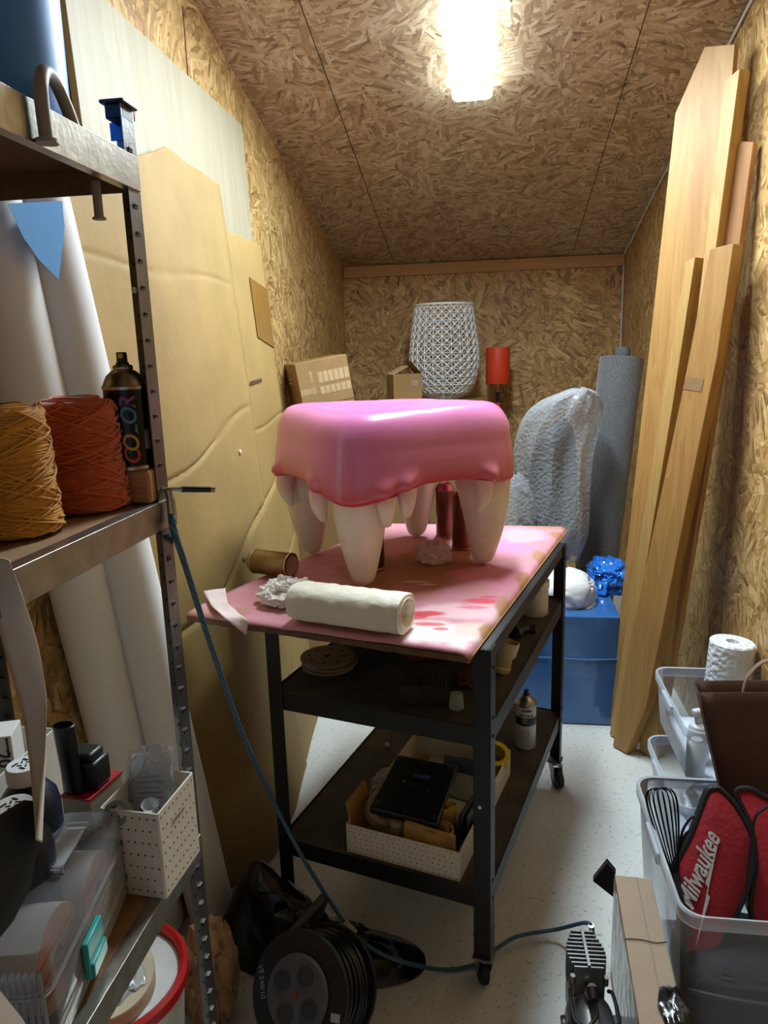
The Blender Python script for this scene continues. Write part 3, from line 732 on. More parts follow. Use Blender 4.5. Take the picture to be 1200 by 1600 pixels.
# ------------------------------------------------------------------ under the shelving: bucket, brown paper
bk = thing('bucket', 'white bucket with red lid rim on the floor behind the shelving', 'bucket', (-.775, 1.165, 0))
MB().lathe([(.12, 0), (.125, .003), (.148, .30), (.146, .30), (.123, .006)], n=48).build('body', M('white_pail', (222, 222, 218), .4), bk)
MB().lathe([(.150, .285), (.157, .29), (.157, .312), (.148, .318), (.140, .312), (.140, .298)], n=48, cap0=False, cap1=False).build('red_rim', M('red_plastic', (196, 26, 34), .35), bk)
MB().lathe([(.139, .296), (.10, .297), (.004, .297)], n=40, cap0=False).build('lid', M('white_pail', (222, 222, 218), .4), bk)
tp = thing('tape_roll', 'large cream tape roll in a clear wrap lying on the red-rimmed bucket', 'tape', (-.765, 1.135, .298), rot=(.12, .1, 0))
MB().lathe([(.06, .004), (.092, .004), (.094, .01), (.094, .044), (.092, .048), (.06, .048)], n=40, cap0=False, cap1=False).build('roll', M('cream_roll', (206, 190, 160), .7), tp)
crumple((0, 0, .045), (.075, .075, .022), .3, 2.5, 9, 4).build('wrap', clear('clear_bag', (225, 228, 232), .30, .15, .5, 25), tp)
M_BROWNP = M('brown_paper', (160, 122, 82), .8, 0, .12, 6, .3, 12)
bp_ = MB().blob((-.655, 1.37, .13), (.065, .075, .15), .35, 1.8, 5, 21, flat=-.13, ridged=True).build('crumpled_paper', M_BROWNP, ang=25)
tag(bp_, 'crumpled brown paper bundle on the floor beside the shelf post', 'paper')

# ------------------------------------------------------------------ black bag and cable reel
M_BAG = M('black_bin_bag', (10, 11, 12), .28, 0, .2, 6, .5, 14)
def bagfn():
    mb = MB()
    def f(u, v):
        a_ = 2*pi*u; r = v
        ox, oy = -.47, 1.575
        R_ = .165+.15*max(0, cos(a_-.05))**3+.13*max(0, cos(a_-2.7))**2+.03*noise.noise(V((cos(a_)*1.5, sin(a_)*1.5, 3)))
        x, y = ox+R_*r*cos(a_)*1.0, oy+R_*r*sin(a_)*.62
        hh = .15*max(0, 1-r**2.2)*(1-.5*max(0, cos(a_-.05)))+.16*exp(-((x+.64)**2+(y-1.62)**2)/.010)*(1-r**3)
        n_ = noise.fractal(V((x*9, y*9, 1)), 1, 2, 4); n2 = 1.6*facet(V((x*9, y*9, hh*9)))
        return (x, y, max(.004, hh+(.012*n_+.030*n2)*min(1, (1-r)*5)+.004))
    mb.grid(90, 40, f, wrapu=True); return mb.build('bin_bag', M_BAG, ang=24)
tag(bagfn(), 'crumpled black plastic bag spread on the floor behind the cable reel', 'bag')

rc = at(466, 1553, z=.185)
nrm = V((-.33, -.78, .54)).normalized()
rl = thing('cable_reel', 'black extension cable reel with grey four-socket face on the floor', 'cable reel', rc)
MR = M('reel_black', (20, 22, 30), .45); MC = M('cable_black', (18, 18, 20), .35)
RF = .122
MB().lathe([(.09, 0), (RF, 0), (RF+.004, -.006), (RF, -.012), (.05, -.014)], (0, 0, 0), nrm, 56).build('flange', MR, rl)
MB().lathe([(.05, -.125), (RF*1.02, -.125), (RF*1.04, -.131), (RF, -.138), (.05, -.138)], (0, 0, 0), nrm, 56).build('flange', MR, rl)
mb = MB(); x_, y_ = frame(nrm)
for k in range(9):
    for lay in (0, 1):
        rr = .100+.010*lay+.004*sin(k*2.1); c = nrm*(-.022-.0115*k-.004*lay)
        mb.tube([c+(x_*cos(a_*pi/22)+y_*sin(a_*pi/22))*rr+nrm*.003*sin(a_*pi/11+k) for a_ in range(44)], .0055, 6, closed=True)
mb.lathe([(.094, -.12), (.094, -.016)], (0, 0, 0), nrm, 44); mb.build('wound_cable', MC, rl)
face = MB().lathe([(.076, .001), (.079, .004), (.075, .011), (.002, .012)], (0, 0, 0), nrm, 48).build('socket_plate', M('grey_plate', (84, 84, 88), .5), rl)
ux = V((1, 0, 0)); ux = (ux-nrm*ux.dot(nrm)).normalized(); uy = nrm.cross(ux)
for sx in (-1, 1):
    for sy in (-1, 1):
        c = ux*(.031*sx*cos(.25)-.031*sy*sin(.25))+uy*(.031*sx*sin(.25)+.031*sy*cos(.25))+nrm*.0125
        so = MB().lathe([(.020, 0), (.0205, .003), (.017, .003), (.0165, -.004), (.001, -.004)], c, nrm, 28).build('socket', M('socket_grey', (58, 60, 66), .5), face)
        mb = MB()
        for k in (-1, 1): mb.cyl(c+ux*.008*k-nrm*.0035, c+ux*.008*k-nrm*.0005, .0028, n=10)
        mb.build('pin_holes', M('hole_black', (6, 6, 6), .9), face)
MB().cyl(nrm*.012, nrm*.015, .007, n=18).build('reset_button', M('red_button', (140, 50, 50), .4), face)
text('print', 'VS 240/10', M('pale_print', (170, 170, 172), .5), rl, face_mtx(ux*-.098+uy*.01+nrm*.0012, uy*-1+ux*.25, ux), .016)
MB().box(ux*.098+uy*-.03+nrm*.0014, (.022, .016, .0008), face_mtx((0, 0, 0), ux, uy).to_3x3()).build('sticker', M('pale_print', (170, 170, 172), .5), rl)
h0, h1 = at(449, 1466, y=1.405)-rc, at(504, 1403, y=1.50)-rc
MB().tube([h0, h1], .0105, 14).build('handle', M('handle_grey', (62, 62, 66), .5), rl)
MB().tube([nrm*-.006+(h0-nrm*h0.dot(nrm)).normalized()*.10, h0+(h0-h1).normalized()*.008], .012, 10).build('bracket', MR, rl)
MB().tube([nrm*-.13+(h0-nrm*h0.dot(nrm)).normalized()*.10, h1+(h1-h0).normalized()*.008], .012, 10).build('bracket', MR, rl)
# the stand that holds the drum off the floor
zf = -rc.z
MB().tube([V((-.10, -.06, zf+.008)), V((.10, -.06, zf+.008)), V((.125, .07, zf+.008)), nrm*-.132+V((.05, 0, -.05))], .008, 8).tube([V((-.10, -.06, zf+.008)), V((-.12, .07, zf+.008)), nrm*-.132+V((-.05, 0, -.05))], .008, 8).tube([V((0, -.06, zf+.008)), nrm*-.008+V((0, .03, -.12))], .008, 8).build('stand', MR, rl)
tag(MB().tube([at(548, 1575, z=.02), at(568, 1560, z=.02), at(572, 1590, z=.012), at(560, 1625, z=.012)], .006, 8, smooth=6).build('power_lead', MC), 'loose black lead on the floor right of the cable reel', 'cable')

# ================================================================== CART
CY = radians(-15.34)
CU = V((-cos(CY), -sin(CY), 0)); CV = V((-sin(CY), cos(CY), 0)); CO = V((-.009, 1.53, 0))
# cart frame: local x to the right, y to the back; origin at the front right leg
cart = thing('tool_cart', 'black steel workshop cart on castors carrying the pink stool', 'cart', CO, CY)
def cw(a_, b_, z): return CO+CU*a_+CV*b_+V((0, 0, z))           # a = leftwards, b = backwards
CWD, CDP, CTOP = .548, .935, .908
M_BLK = M('black_powder_coat', (12, 12, 13), .45, 0, .15, 20, .08, 150)
M_SHEET = spots('worn_black_sheet', (52, 49, 43), [], .6, var=.35)
M_DUST = M('dusty_shelf', (74, 68, 58), .75, 0, .2, 7, .08, 60, col2=(40, 37, 32))
for a_, b_ in ((0, 0), (CWD, 0), (0, CDP), (CWD, CDP)):
    sx = -1 if a_ == 0 else 1; sy = 1 if b_ == 0 else -1
    mb = MB(); W_ = .040; T = .003; H0_, H1_ = .10, CTOP
    x0 = -a_ + (.018 if a_ == 0 else -.018); y0 = b_+(-.018 if b_ == 0 else .018)
    mb.box((x0+sx*W_/2, y0, (H0_+H1_)/2), (W_, T, H1_-H0_)); mb.box((x0, y0+sy*W_/2, (H0_+H1_)/2), (T, W_, H1_-H0_))
    leg = mb.build('leg', M_BLK, cart, bevel=.0008)
    mb = MB()
    for z in (.26, .31, .69, .735, .86):
        s_ = 1 if a_ == 0 else -1
        mb.lathe([(.005, 0), (.005, .002), (.002, .003)], (x0+s_*.0015, y0+sy*.022, z), (s_, 0, 0), 12)
    mb.build('bolt_heads', M('bolt_dark', (70, 68, 66), .4, .8), leg)
    if a_ == 0 and b_ == 0: MB().cyl((x0+sx*.024, y0-.0015, .515), (x0+sx*.024, y0-.0024, .515), .0042, n=14).build('bolt_hole', M('white_dot', (235, 235, 235), .5), leg)
    # castor
    an = {(0, 0): 2.1, (CWD, 0): 2.4, (0, CDP): -.9, (CWD, CDP): -.6}[(a_, b_)]
    cx, cy = -a_, b_
    d = V((cos(an), sin(an), 0)); pr = V((-d.y, d.x, 0))
    cst = MB().cyl((cx, cy, .085), (cx, cy, .1), .017, n=20).box((cx, cy, .1), (.05, .05, .004)).build('castor', M('zinc', (160, 160, 158), .35, .9), cart)
    c = V((cx, cy, .037))+d*.020
    fm = MB()
    for s_ in (-1, 1):
        fm.prism([V((cx, cy, .088))+d*-.018+pr*.016*s_, V((cx, cy, .088))+d*.022+pr*.016*s_, c+d*.012+pr*.016*s_+V((0, 0, -.004)), c-d*.012+pr*.016*s_+V((0, 0, -.004))], pr*.002*s_)
    fm.cyl(c-pr*.02, c+pr*.02, .005, n=12).build('fork', M('zinc', (160, 160, 158), .35, .9), cst)
    MB().lathe([(.008, -.012), (.030, -.012), (.0365, -.008), (.037, 0), (.0365, .008), (.030, .012), (.008, .012)], c, pr, 32).build('wheel', M('rubber_black', (18, 18, 18), .6), cst)
    if a_ == 0 and b_ == 0: MB().box(c+d*.030+V((0, 0, .050)), (.045, .024, .006), Matrix.Rotation(an, 3, 'Z') @ Matrix.Rotation(-.5, 3, 'Y')).build('brake_pedal', M('rubber_black', (18, 18, 18), .6), cst, bevel=.002)
for zt, h, nm in ((.908, .035, 'top_tray'), (.7156, .050, 'shelf_tray'), (.2875, .050, 'shelf_tray')):
    xc, yc = -CWD/2, CDP/2; Lx, Ly = CWD+.026, CDP+.026
    o = MB().box((xc, yc, zt-.006 if nm == 'shelf_tray' else zt-.002), (Lx-.004, Ly-.004, .004)).build(nm, M_DUST if nm != 'top_tray' else M_BLK, cart)
    for c, d in (((xc, yc-Ly/2, zt-h/2), (Lx, .004, h)), ((xc, yc+Ly/2, zt-h/2), (Lx, .004, h)), ((xc-Lx/2, yc, zt-h/2), (.004, Ly, h)), ((xc+Lx/2, yc, zt-h/2), (.004, Ly, h))):
        MB().box(c, d).build('edge_flange', M_BLK, o, bevel=.001)

# cardboard cover on the cart top, sprayed pink and red
ZT = .925
cc = [at(290, 957, z=.918), at(735, 1022, z=.918), at(886, 825, z=.918), cw(CWD+.12, CDP+.05, .918)]
cov = thing('cardboard_cover', 'paint-spattered cardboard sheet covering the cart top under the pink stool', 'cardboard', (cc[1].x, cc[1].y, 0))
o0 = V((cc[1].x, cc[1].y, 0))
L_ = lambda px, py: tuple(at(px, py, z=ZT)-o0)
PINK = (222, 132, 172); RED = (206, 48, 62); WHT = (238, 222, 220); KRF = (170, 124, 84)
dabs = []
for (px, py, sx, sy, c, op) in ((640, 890, .24, .20, (158, 108, 76), .95), (700, 870, .22, .14, (166, 116, 80), .8), (590, 925, .16, .07, (176, 118, 100), .8), (470, 850, .12, .12, (214, 120, 160), .7), (380, 935, .16, .07, (190, 124, 128), .7), (330, 955, .12, .05, (168, 120, 92), .7),
    (560, 840, .10, .10, PINK, .7), (790, 850, .10, .16, PINK, .85), (815, 835, .09, .12, (232, 168, 206), .85), (750, 895, .11, .09, (214, 120, 140), .7), (775, 900, .12, .16, (222, 140, 166), .7), (720, 955, .13, .07, (232, 190, 196), .85), (690, 985, .14, .08, WHT, .9), (745, 920, .05, .05, (196, 140, 120), .5), (735, 980, .05, .06, (220, 170, 150), .6),
    (668, 958, .055, .018, RED, .95), (650, 962, .035, .02, (200, 50, 60), .9), (672, 974, .05, .014, (210, 60, 70), .85), (690, 981, .02, .01, RED, .8), (752, 938, .05, .022, (216, 66, 88), .85), (738, 948, .04, .014, (222, 84, 104), .7), (765, 932, .03, .012, (210, 60, 84), .7),
    (650, 908, .05, .006, WHT, .8), (668, 912, .03, .005, WHT, .8), (870, 835, .03, .06, KRF, .9), (845, 868, .03, .07, KRF, .9), (820, 905, .025, .08, KRF, .9), (790, 945, .025, .08, KRF, .9), (765, 985, .025, .06, KRF, .9), (860, 824, .10, .02, KRF, .8)):
    dabs.append(((*L_(px, py)[:2], ZT), (sx, sy, .5), c, op))
M_COVER = spots('sprayed_cardboard', (202, 138, 148), dabs, .6, 13, .45)
def cover_top(u, v):
    a_ = cc[0].lerp(cc[1], u); b__ = cc[3].lerp(cc[2], u); p = a_.lerp(b__, v)-o0
    e_ = min(v, 1.0)
    sag = -.010*exp(-v*26)*(1-.6*u)+.002*noise.noise(p*14)*exp(-v*9)
    return (p.x, p.y, ZT-.004+sag+.0006*noise.noise(p*8)+(-.012*max(0, (u-.965)/.035)**2))
MB().grid(50, 50, cover_top).build('sheet', M_COVER, cov, thick=.005)
# torn, folded front edge and the folded right edge
def fr_edge(u, v):
    p = (cc[0].lerp(cc[1], u)-o0); n_ = noise.noise(V((u*17, 2, 0)))
    return V((p.x, p.y, ZT-.016))+V((.0, -.004-.002*n_, 0))*(1-v)+V((0, .010, -.016*v-.005*abs(n_)*v))
MB().grid(60, 5, fr_edge).build('torn_edge', M('torn_card', (120, 86, 58), .8, 0, .3, 40, .3, 40), cov, thick=.004)
rdir = (cc[2]-cc[1]); rn = V((rdir.y, -rdir.x, 0)).normalized()
def rt_edge(u, v):
    p = cc[1].lerp(cc[2], u)-o0; return V((p.x, p.y, ZT-.012))+rn*(.004-.010*v)+V((0, 0, -.018*v))
MB().grid(30, 4, rt_edge).build('folded_edge', M('kraft_edge', (170, 128, 72), .7), cov, thick=.003)
ZT2 = ZT+.0005

# ------------------------------------------------------------------ the pink fanged stool
SCN = V((-.297, 2.164, ZT2)); SROT = radians(-9.5)
stool = thing('fang_stool', 'glossy pink gum-shaped stool standing on four white fang legs', 'stool', SCN, SROT)
def gum_mat():
    m, t, b = newmat('pink_gum')
    at_ = nd(t, 'ShaderNodeAttribute', attribute_name='hem').outputs['Fac']
    tc = nd(t, 'ShaderNodeTexCoord').outputs['Object']
    n = nd(t, 'ShaderNodeTexNoise', {'Vector': tc, 'Scale': 7.0, 'Detail': 4.0}).outputs[0]
    n2 = nd(t, 'ShaderNodeTexNoise', {'Vector': nd(t, 'ShaderNodeMapping', {0: tc, 3: (1, 1, 14)}).outputs[0], 'Scale': 22.0, 'Detail': 3.0}).outputs[0]
    h = mth(t, 'ADD', at_, mth(t, 'MULTIPLY', mth(t, 'SUBTRACT', n, .5), .22))
    cr = nd(t, 'ShaderNodeValToRGB', {0: h}); e = cr.color_ramp
    while len(e.elements) < 5: e.elements.new(.5)
    for el, (p, c) in zip(e.elements, ((0.0, (222, 126, 184)), (.35, (214, 122, 166)), (.68, (206, 112, 138)), (.86, (202, 88, 106)), (1.0, (196, 48, 66)))):
        el.position = p; el.color = (*lin(c), 1)
    t.links.new(cr.outputs[0], b.inputs['Base Color']); b.inputs['Roughness'].default_value = .30
    b.inputs['Coat Weight'].default_value = .35; b.inputs['Coat Roughness'].default_value = .16
    t.links.new(nd(t, 'ShaderNodeBump', {'Height': n2, 'Strength': .10, 'Distance': .003}).outputs[0], b.inputs['Normal'])
    return m
GP, GH = 4.2, .303
def gumR(th):
    a_ = th-pi/4; return GH/((abs(cos(a_))**GP+abs(sin(a_))**GP)**(1/GP))
def adiff(a_, b__): return (a_-b__+pi) % (2*pi)-pi
FR, RI, BA, LE = -pi/2, 0.0, pi/2, pi
small = [(FR, 15), (FR, 25), (FR, -21), (RI, -19), (RI, 16), (BA, -17), (BA, 17), (LE, 19), (LE, -9), (LE, -20)]
small = [c+radians(d) for c, d in small]
def hemz(th):
    c4 = (.5+.5*cos(4*th))**1.6
    z = .292-.030*c4
    z -= .030*exp(-(adiff(th, FR)/.32)**2)*.6
    for s_ in small: z -= .010*exp(-(adiff(th, s_)/.06)**2)
    return z
def bumpR(th):
    return sum(.022*exp(-(adiff(th, s_)/.075)**2) for s_ in small)
NU, NV = 240, 64
bm = bmesh.new(); hl = bm.verts.layers.float.new('hem'); G = []
for i in range(NU):
    th = 2*pi*i/NU; R = gumR(th); hz = hemz(th); row = []
    for j in range(1, NV):
        s_ = j/(NV-1)
        if s_ < .42:                                  # top, slightly dished with a raised rim
            f = s_/.42*.80; r = R*f; z = .468+.012*min(1, (f/.72)**3)-.006*max(0, (f-.7)/.1)**2*.1; hem = 0.05*f
            z += .005*cos(2*th)*f*f
        elif s_ < .66:                                # rounded shoulder
            a_ = (s_-.42)/.24*pi/2; r = R*(.80+.195*sin(a_)); z = .385+.095*cos(a_)+.005*cos(2*th)*.64*cos(a_); hem = .05+.33*(s_-.42)/.24
        elif s_ < .90:                                # side wall down to the hem
            k = (s_-.66)/.24; z = .385+(hz-.385)*k; r = R*(.995+.022*sin(pi*k*.9)+.02*k*k*(.5+.5*cos(4*th))) ; r += bumpR(th)*exp(-((k-.80)/.20)**2); hem = .38+.60*k**1.5
        else:                                         # rolled lip turning in underneath
            k = (s_-.90)/.10; r = R*1.0+(.004*sin(pi*k))-.055*k**1.4; z = hz-.006*sin(pi*min(1, k*1.5))+.022*k*k; hem = 1.0
        q_ = bm.verts.new((r*cos(th), r*sin(th), z+.0015*noise.noise(V((r*cos(th)*14, r*sin(th)*14, z*10))))); q_[hl] = hem; row.append(q_)
    G.append(row)
ctop = bm.verts.new((0, 0, .468)); cbot = bm.verts.new((0, 0, .315)); cbot[hl] = .9
for i in range(NU):
    a_, b__ = G[i], G[(i+1) % NU]
    bm.faces.new([ctop, a_[0], b__[0]]); bm.faces.new([cbot, b__[-1], a_[-1]])
    for j in range(NV-2): bm.faces.new([a_[j], a_[j+1], b__[j+1], b__[j]])
mb = MB(); mb.bm.free(); mb.bm = bm
mb.build('gum_seat', gum_mat(), stool, ang=80)
def fang_mat(name, top):
    m, t, b = newmat(name)
    tc = nd(t, 'ShaderNodeTexCoord').outputs['Object']; z = nd(t, 'ShaderNodeSeparateXYZ', {0: tc}).outputs[2]
    n = nd(t, 'ShaderNodeTexNoise', {'Vector': nd(t, 'ShaderNodeMapping', {0: tc, 3: (1, 1, 6)}).outputs[0], 'Scale': 18.0, 'Detail': 4.0}).outputs[0]
    f = nd(t, 'ShaderNodeMapRange', {0: mth(t, 'ADD', z, mth(t, 'MULTIPLY', n, .03)), 1: top-.05, 2: top+.015}, interpolation_type='SMOOTHSTEP').outputs[0]
    c = mixc(t, n, lin((222, 208, 186)), lin((236, 226, 208)))
    c = mixc(t, mth(t, 'MULTIPLY', f, .7), c, lin((222, 160, 160)))
    t.links.new(c, b.inputs['Base Color']); b.inputs['Roughness'].default_value = .42; b.inputs['Subsurface Weight'].default_value = .0
    t.links.new(nd(t, 'ShaderNodeBump', {'Height': n, 'Strength': .08, 'Distance': .003}).outputs[0], b.inputs['Normal'])
    return m
M_FANG = fang_mat('white_fang', .27)
def fang(base, tip, r0, rt, bend, name, n=36, ex=.75, rows=26):
    """tapering tooth from base (thick) to a blunt tip, bent sideways by the vector bend"""
    base, tip, bend = V(base), V(tip), V(bend); d = tip-base; L = d.length; x, y = frame(d); rings = []
    for i in range(rows):
        s_ = i/(rows-1); c = base+d*s_+bend*sin(pi*s_)
        r = rt+(r0-rt)*(1-s_**1.25)**ex
        if s_ > .93: r *= sqrt(max(.02, 1-((s_-.93)/.072)**2))
        rings.append([c+(x*cos(2*pi*k/n)+y*sin(2*pi*k/n))*r for k in range(n)])
    return MB().loops(rings).build(name, M_FANG, stool, ang=60)
for a_, ro in ((FR, .277), (RI, .282), (BA, .285), (LE, .272)):
    o_ = V((cos(a_), sin(a_), 0))
    fang(o_*(ro-.010)+V((0, 0, .330)), o_*(ro)+V((0, 0, .0)), .089, .021, o_*.012, 'fang_leg')
for i, a_ in enumerate(small):
    R = gumR(a_); o_ = V((cos(a_), sin(a_), 0)); big = 1.15 if i in (2, 3, 7) else 1.0
    fang(o_*(R-.016)+V((0, 0, hemz(a_)+.012)), o_*(R-.030)+V((0, 0, hemz(a_)-.078*big)), .029, .007, o_*.012, 'small_fang', 24, .7, 18)

# ------------------------------------------------------------------ things on the cart top
M_COPPER = M('copper_can', (122, 72, 52), .3, .5, .1, 12); M_GOLD = M('gold_can', (150, 124, 74), .32, .75, .12, 16)
M_GOLDR = metal('gold_rim', (200, 190, 160), .25)
p = at(722, 856, z=ZT2)
c1 = spray_can('copper spray can with green nozzle under the stool, front one of the pair', (p.x, p.y-.0, ZT2), .0325, .165, M_COPPER, metal('copper_dome', (170, 110, 90), .3), M('green_nozzle', (120, 170, 90), .5), group='copper spray cans under the stool')
p = at(708, 846, z=ZT2)
c2 = spray_can('copper spray can with pink-spattered top behind the other copper can', (p.x-.03, p.y+.075, ZT2), .0325, .165, M_COPPER, metal('pink_dome', (190, 110, 140), .35), M('pink_nozzle', (190, 110, 140), .5), group='copper spray cans under the stool')
p = at(588, 892, z=ZT2)
spray_can('brown spray can mostly hidden behind the front fang leg', (p.x-.012, p.y+.03, ZT2), .0325, .15, M('brown_can', (96, 62, 44), .35, .4), M_ALU, M_BLACKP)
# gold can lying on its side
e0, e1 = at(455, 905, z=ZT2), at(366, 893, z=ZT2)
d = (e1-e0); d.z = 0; d.normalize(); q_ = d.to_track_quat('Z', 'Y').to_euler()
gold = spray_can('gold spray can lying on its side at the left of the cart top', e0+V((0, .012, .0375)), .036, .125, M_GOLD, M_GOLDR, M('can_cap', (92, 88, 76), .4), rot=q_)
MB().lathe([(.030, -.0008), (.020, .003), (.004, .004)], n=32).build('bottom_dish', metal('pale_dish', (206, 192, 176), .4), gold)
# tissues and paper
M_TISSUE = M('tissue', (232, 226, 220), .9, 0, .04, 14, .15, 50); M_TISSP = M('pink_tissue', (228, 206, 196), .9, 0, .08, 14, .15, 50, col2=(216, 176, 172))
def tissue(name, label, c, r, seed, mat, fr=2.6, amp=.55):
    return tag(MB().blob(c, r, amp, fr, 5, seed, flat=-r[2]*.6, ridged=True).build(name, mat, ang=22), label, 'tissue')
p = at(440, 945, z=ZT2)
tissue('crumpled_tissue', 'crumpled white tissue between the gold can and the rolled towel', (p.x+.01, p.y+.02, ZT2+.026), (.072, .055, .040), 5, M_TISSUE)
p = at(678, 880, z=ZT2)
tissue('crumpled_tissue', 'crumpled pale pink tissue ball under the stool', (p.x, p.y+.015, ZT2+.026), (.050, .036, .042), 8, M_TISSP, 3.2)
# flat torn strip hanging over the front edge
A0 = [(318, 925), (330, 948), (352, 968), (385, 995)]; A1 = [(352, 920), (356, 945), (376, 962), (388, 972)]
def strip2(u, v):
    i = v*3; k = min(int(i), 2); f = i-k
    z_ = [ZT+.004, ZT+.004, ZT+.006, ZT-.035]
    def pt(A, k_): return at(*A[k_], z=z_[k_]) if k_ < 3 else at(*A[k_], y=at(A[k_][0], 968, z=ZT).y-.012)
    p = pt(A0, k).lerp(pt(A0, k+1), f).lerp(pt(A1, k).lerp(pt(A1, k+1), f), u)
    return p+V((0, 0, .003+.003*noise.noise(V((u*3, v*7, 2)))))
tag(MB().grid(8, 24, strip2).build('paper_scrap', M('pale_pink_paper', (232, 208, 202), .8), thick=.0008), 'torn pale paper scrap drooping over the left front corner of the cart top', 'paper')
# rolled towel
r0, r1 = at(456, 974, z=ZT2), at(632, 1000, z=ZT2)
ctr = (r0+r1)/2; ax = (r1-r0); ax.z = 0; LT = ax.length; ax.normalize(); px_ = V((-ax.y, ax.x, 0))
tw = thing('towel_roll', 'off-white rolled padded towel lying along the front of the cart top', 'towel', (ctr.x, ctr.y+.045, ZT2))
def roll_ring(s_, k, sw=0):
    pts = []
    for i in range(48):
        a_ = 2*pi*i/48; cx_, cz_ = math.copysign(abs(cos(a_))**.75, cos(a_)), math.copysign(abs(sin(a_))**.75, sin(a_))
        w_ = 1+.05*noise.noise(V((cos(a_)*2, sin(a_)*2, s_*14)))+.03*noise.noise(V((cos(a_)*6, sin(a_)*6, s_*40)))
        pts.append(ax*((s_-.5)*LT)+px_*(.052*k*cx_*w_)+V((0, 0, .0455+.0445*k*cz_*min(w_, 1.02))))
    return pts
mb = MB(); rings = [roll_ring(i/40, 1-.10*max(0, (.06-i/40)/.06)) for i in range(41)]
rings += [roll_ring(1.004, .93), roll_ring(1.0, .62), roll_ring(.97, .50), roll_ring(.80, .46)]
mb.loops(rings).build('rolled_sheet', M('offwhite_towel', (230, 224, 206), .85, 0, .07, 9, .35, 45), tw, ang=60)
mb = MB(); sp_ = []
for i in range(60):
    a_ = i/60*2*pi*1.6+.6; k = .60+.30*i/60; sp_.append(ax*(.5*LT+.0015)+px_*(.052*k*cos(a_))+V((0, 0, .0455+.0445*k*sin(a_))))
mb.tube(sp_, .0022, 6).build('spiral_edge', M('offwhite_towel', (230, 224, 206), .85), tw)

# ------------------------------------------------------------------ middle shelf of the cart
Z2 = .7156
def cl2(px, py, z=Z2): return at(px, py, z=z)
def disc(label, c, r, h, tilt, mat, n, group):
    th = thing('sanding_disc', label, 'sanding disc', c, rot=tilt, group=group)
    MB().lathe([(r*.12, 0), (r, 0), (r*1.005, h/2), (r, h), (r*.12, h)], n=40, cap0=False, cap1=False).build('disc', mat, th)
    mb = MB()
    for k in range(8): mb.cyl((r*.68*cos(k*pi/4), r*.68*sin(k*pi/4), h), (r*.68*cos(k*pi/4), r*.68*sin(k*pi/4), h+.0004), r*.075, n=12)
    mb.build('hole_pattern', M('hole_brown', (70, 58, 46), .9), th)
    return th
M_SAND = M('sand_disc', (150, 130, 106), .9, 0, .1, 60); GD = 'sanding discs at the left of the middle cart shelf'
p = cl2(508, 1048)
for k in range(3): disc('sanding disc in the left stack on the middle cart shelf, ' + ('bottom one', 'middle one', 'top one')[k], (p.x+.006*sin(k*2), p.y+.045+.004*k, Z2-.003+.0085*k), .075, .007, (0, 0, k*.4), M_SAND, 8, GD)
p = cl2(560, 1018)
disc('pale sanding disc tilted against the left disc stack', (p.x-.005, p.y+.07, Z2+.03), .072, .005, (-.16, .18, .3), M('sand_disc_pale', (172, 152, 126), .9), 8, GD)
p = cl2(600, 1020)
for k in range(2): disc('sanding disc in the shadowed pile at the middle back, ' + ('lower one', 'upper one')[k], (p.x+.01, p.y+.20, Z2-.003+.009*k), .07, .007, (0, 0, k*.5), M_SAND, 8, GD)
p = cl2(660, 1040)
tag(MB().box((p.x, p.y+.06, Z2+.0), (.10, .035, .006), Matrix.Rotation(.12, 3, 'Z')).build('red_card', M('dull_red', (128, 48, 44), .6), bevel=.001), 'flat dull red card on the middle cart shelf', 'card')
p0, p1 = cl2(628, 1100), cl2(692, 1098)
sbx = MB(); sbx.box(((p0.x+p1.x)/2, (p0.y+p1.y)/2+.03, Z2+.021), (.115, .065, .048), Matrix.Rotation(CY+.3, 3, 'Z'))
sb = sbx.build('sanding_block', M('dark_block', (62, 50, 42), .9, 0, .2, 40, .5, 60), bevel=.003); tag(sb, 'dark dotted sanding block in the middle of the middle cart shelf', 'sanding block')
mb = MB(); Rb = Matrix.Rotation(CY+.3, 3, 'Z'); cb = V(((p0.x+p1.x)/2, (p0.y+p1.y)/2+.03, Z2+.0455))
for i in range(9):
    for k in range(5): mb.lathe([(.0035, 0), (.003, .0015), (.001, .002)], cb+Rb @ V((-.048+.012*i, -.024+.012*k, -.0005)), (0, 0, 1), 8)
mb.build('studs', M('dark_block2', (74, 60, 50), .9), sb)
p = cl2(713, 1108)
tag(MB().lathe([(.017, -.002), (.0175, .001), (.0145, .034), (.013, .036), (.003, .0365)], (p.x, p.y+.012, Z2-.001), (0, 0, 1), 28).build('frosted_cup', clear('frosted_cap', (200, 205, 195), .45, .4)), 'frosted translucent cap standing upside down on the middle cart shelf', 'cap')
p = cl2(738, 1078)
tag(MB().blob((p.x-.005, p.y+.04, Z2+.018), (.040, .032, .026), .6, 2.5, 4, 31, flat=-.020, ridged=True).build('paint_rag', M('stained_rag', (120, 70, 66), .9, 0, .3, 30, .2, 30, col2=(70, 40, 36))), 'red-stained crumpled rag behind the front right cart leg', 'rag')
p = cl2(728, 1042)
tag(MB().grid(8, 8, lambda u, v: (p.x-.03+.06*u, p.y+.08+.05*v, Z2+.004+.045*u*(1-.3*v))).build('paper_scrap', M('dusty_paper', (150, 140, 124), .8), thick=.001), 'folded dusty paper scrap leaning near the right edge of the middle cart shelf', 'paper')
p = cl2(788, 1055)
pvc = thing('pipe_elbow', 'cream plastic pipe elbow near the right edge of the middle cart shelf', 'pipe fitting', (p.x-.01, p.y+.03, Z2-.003))
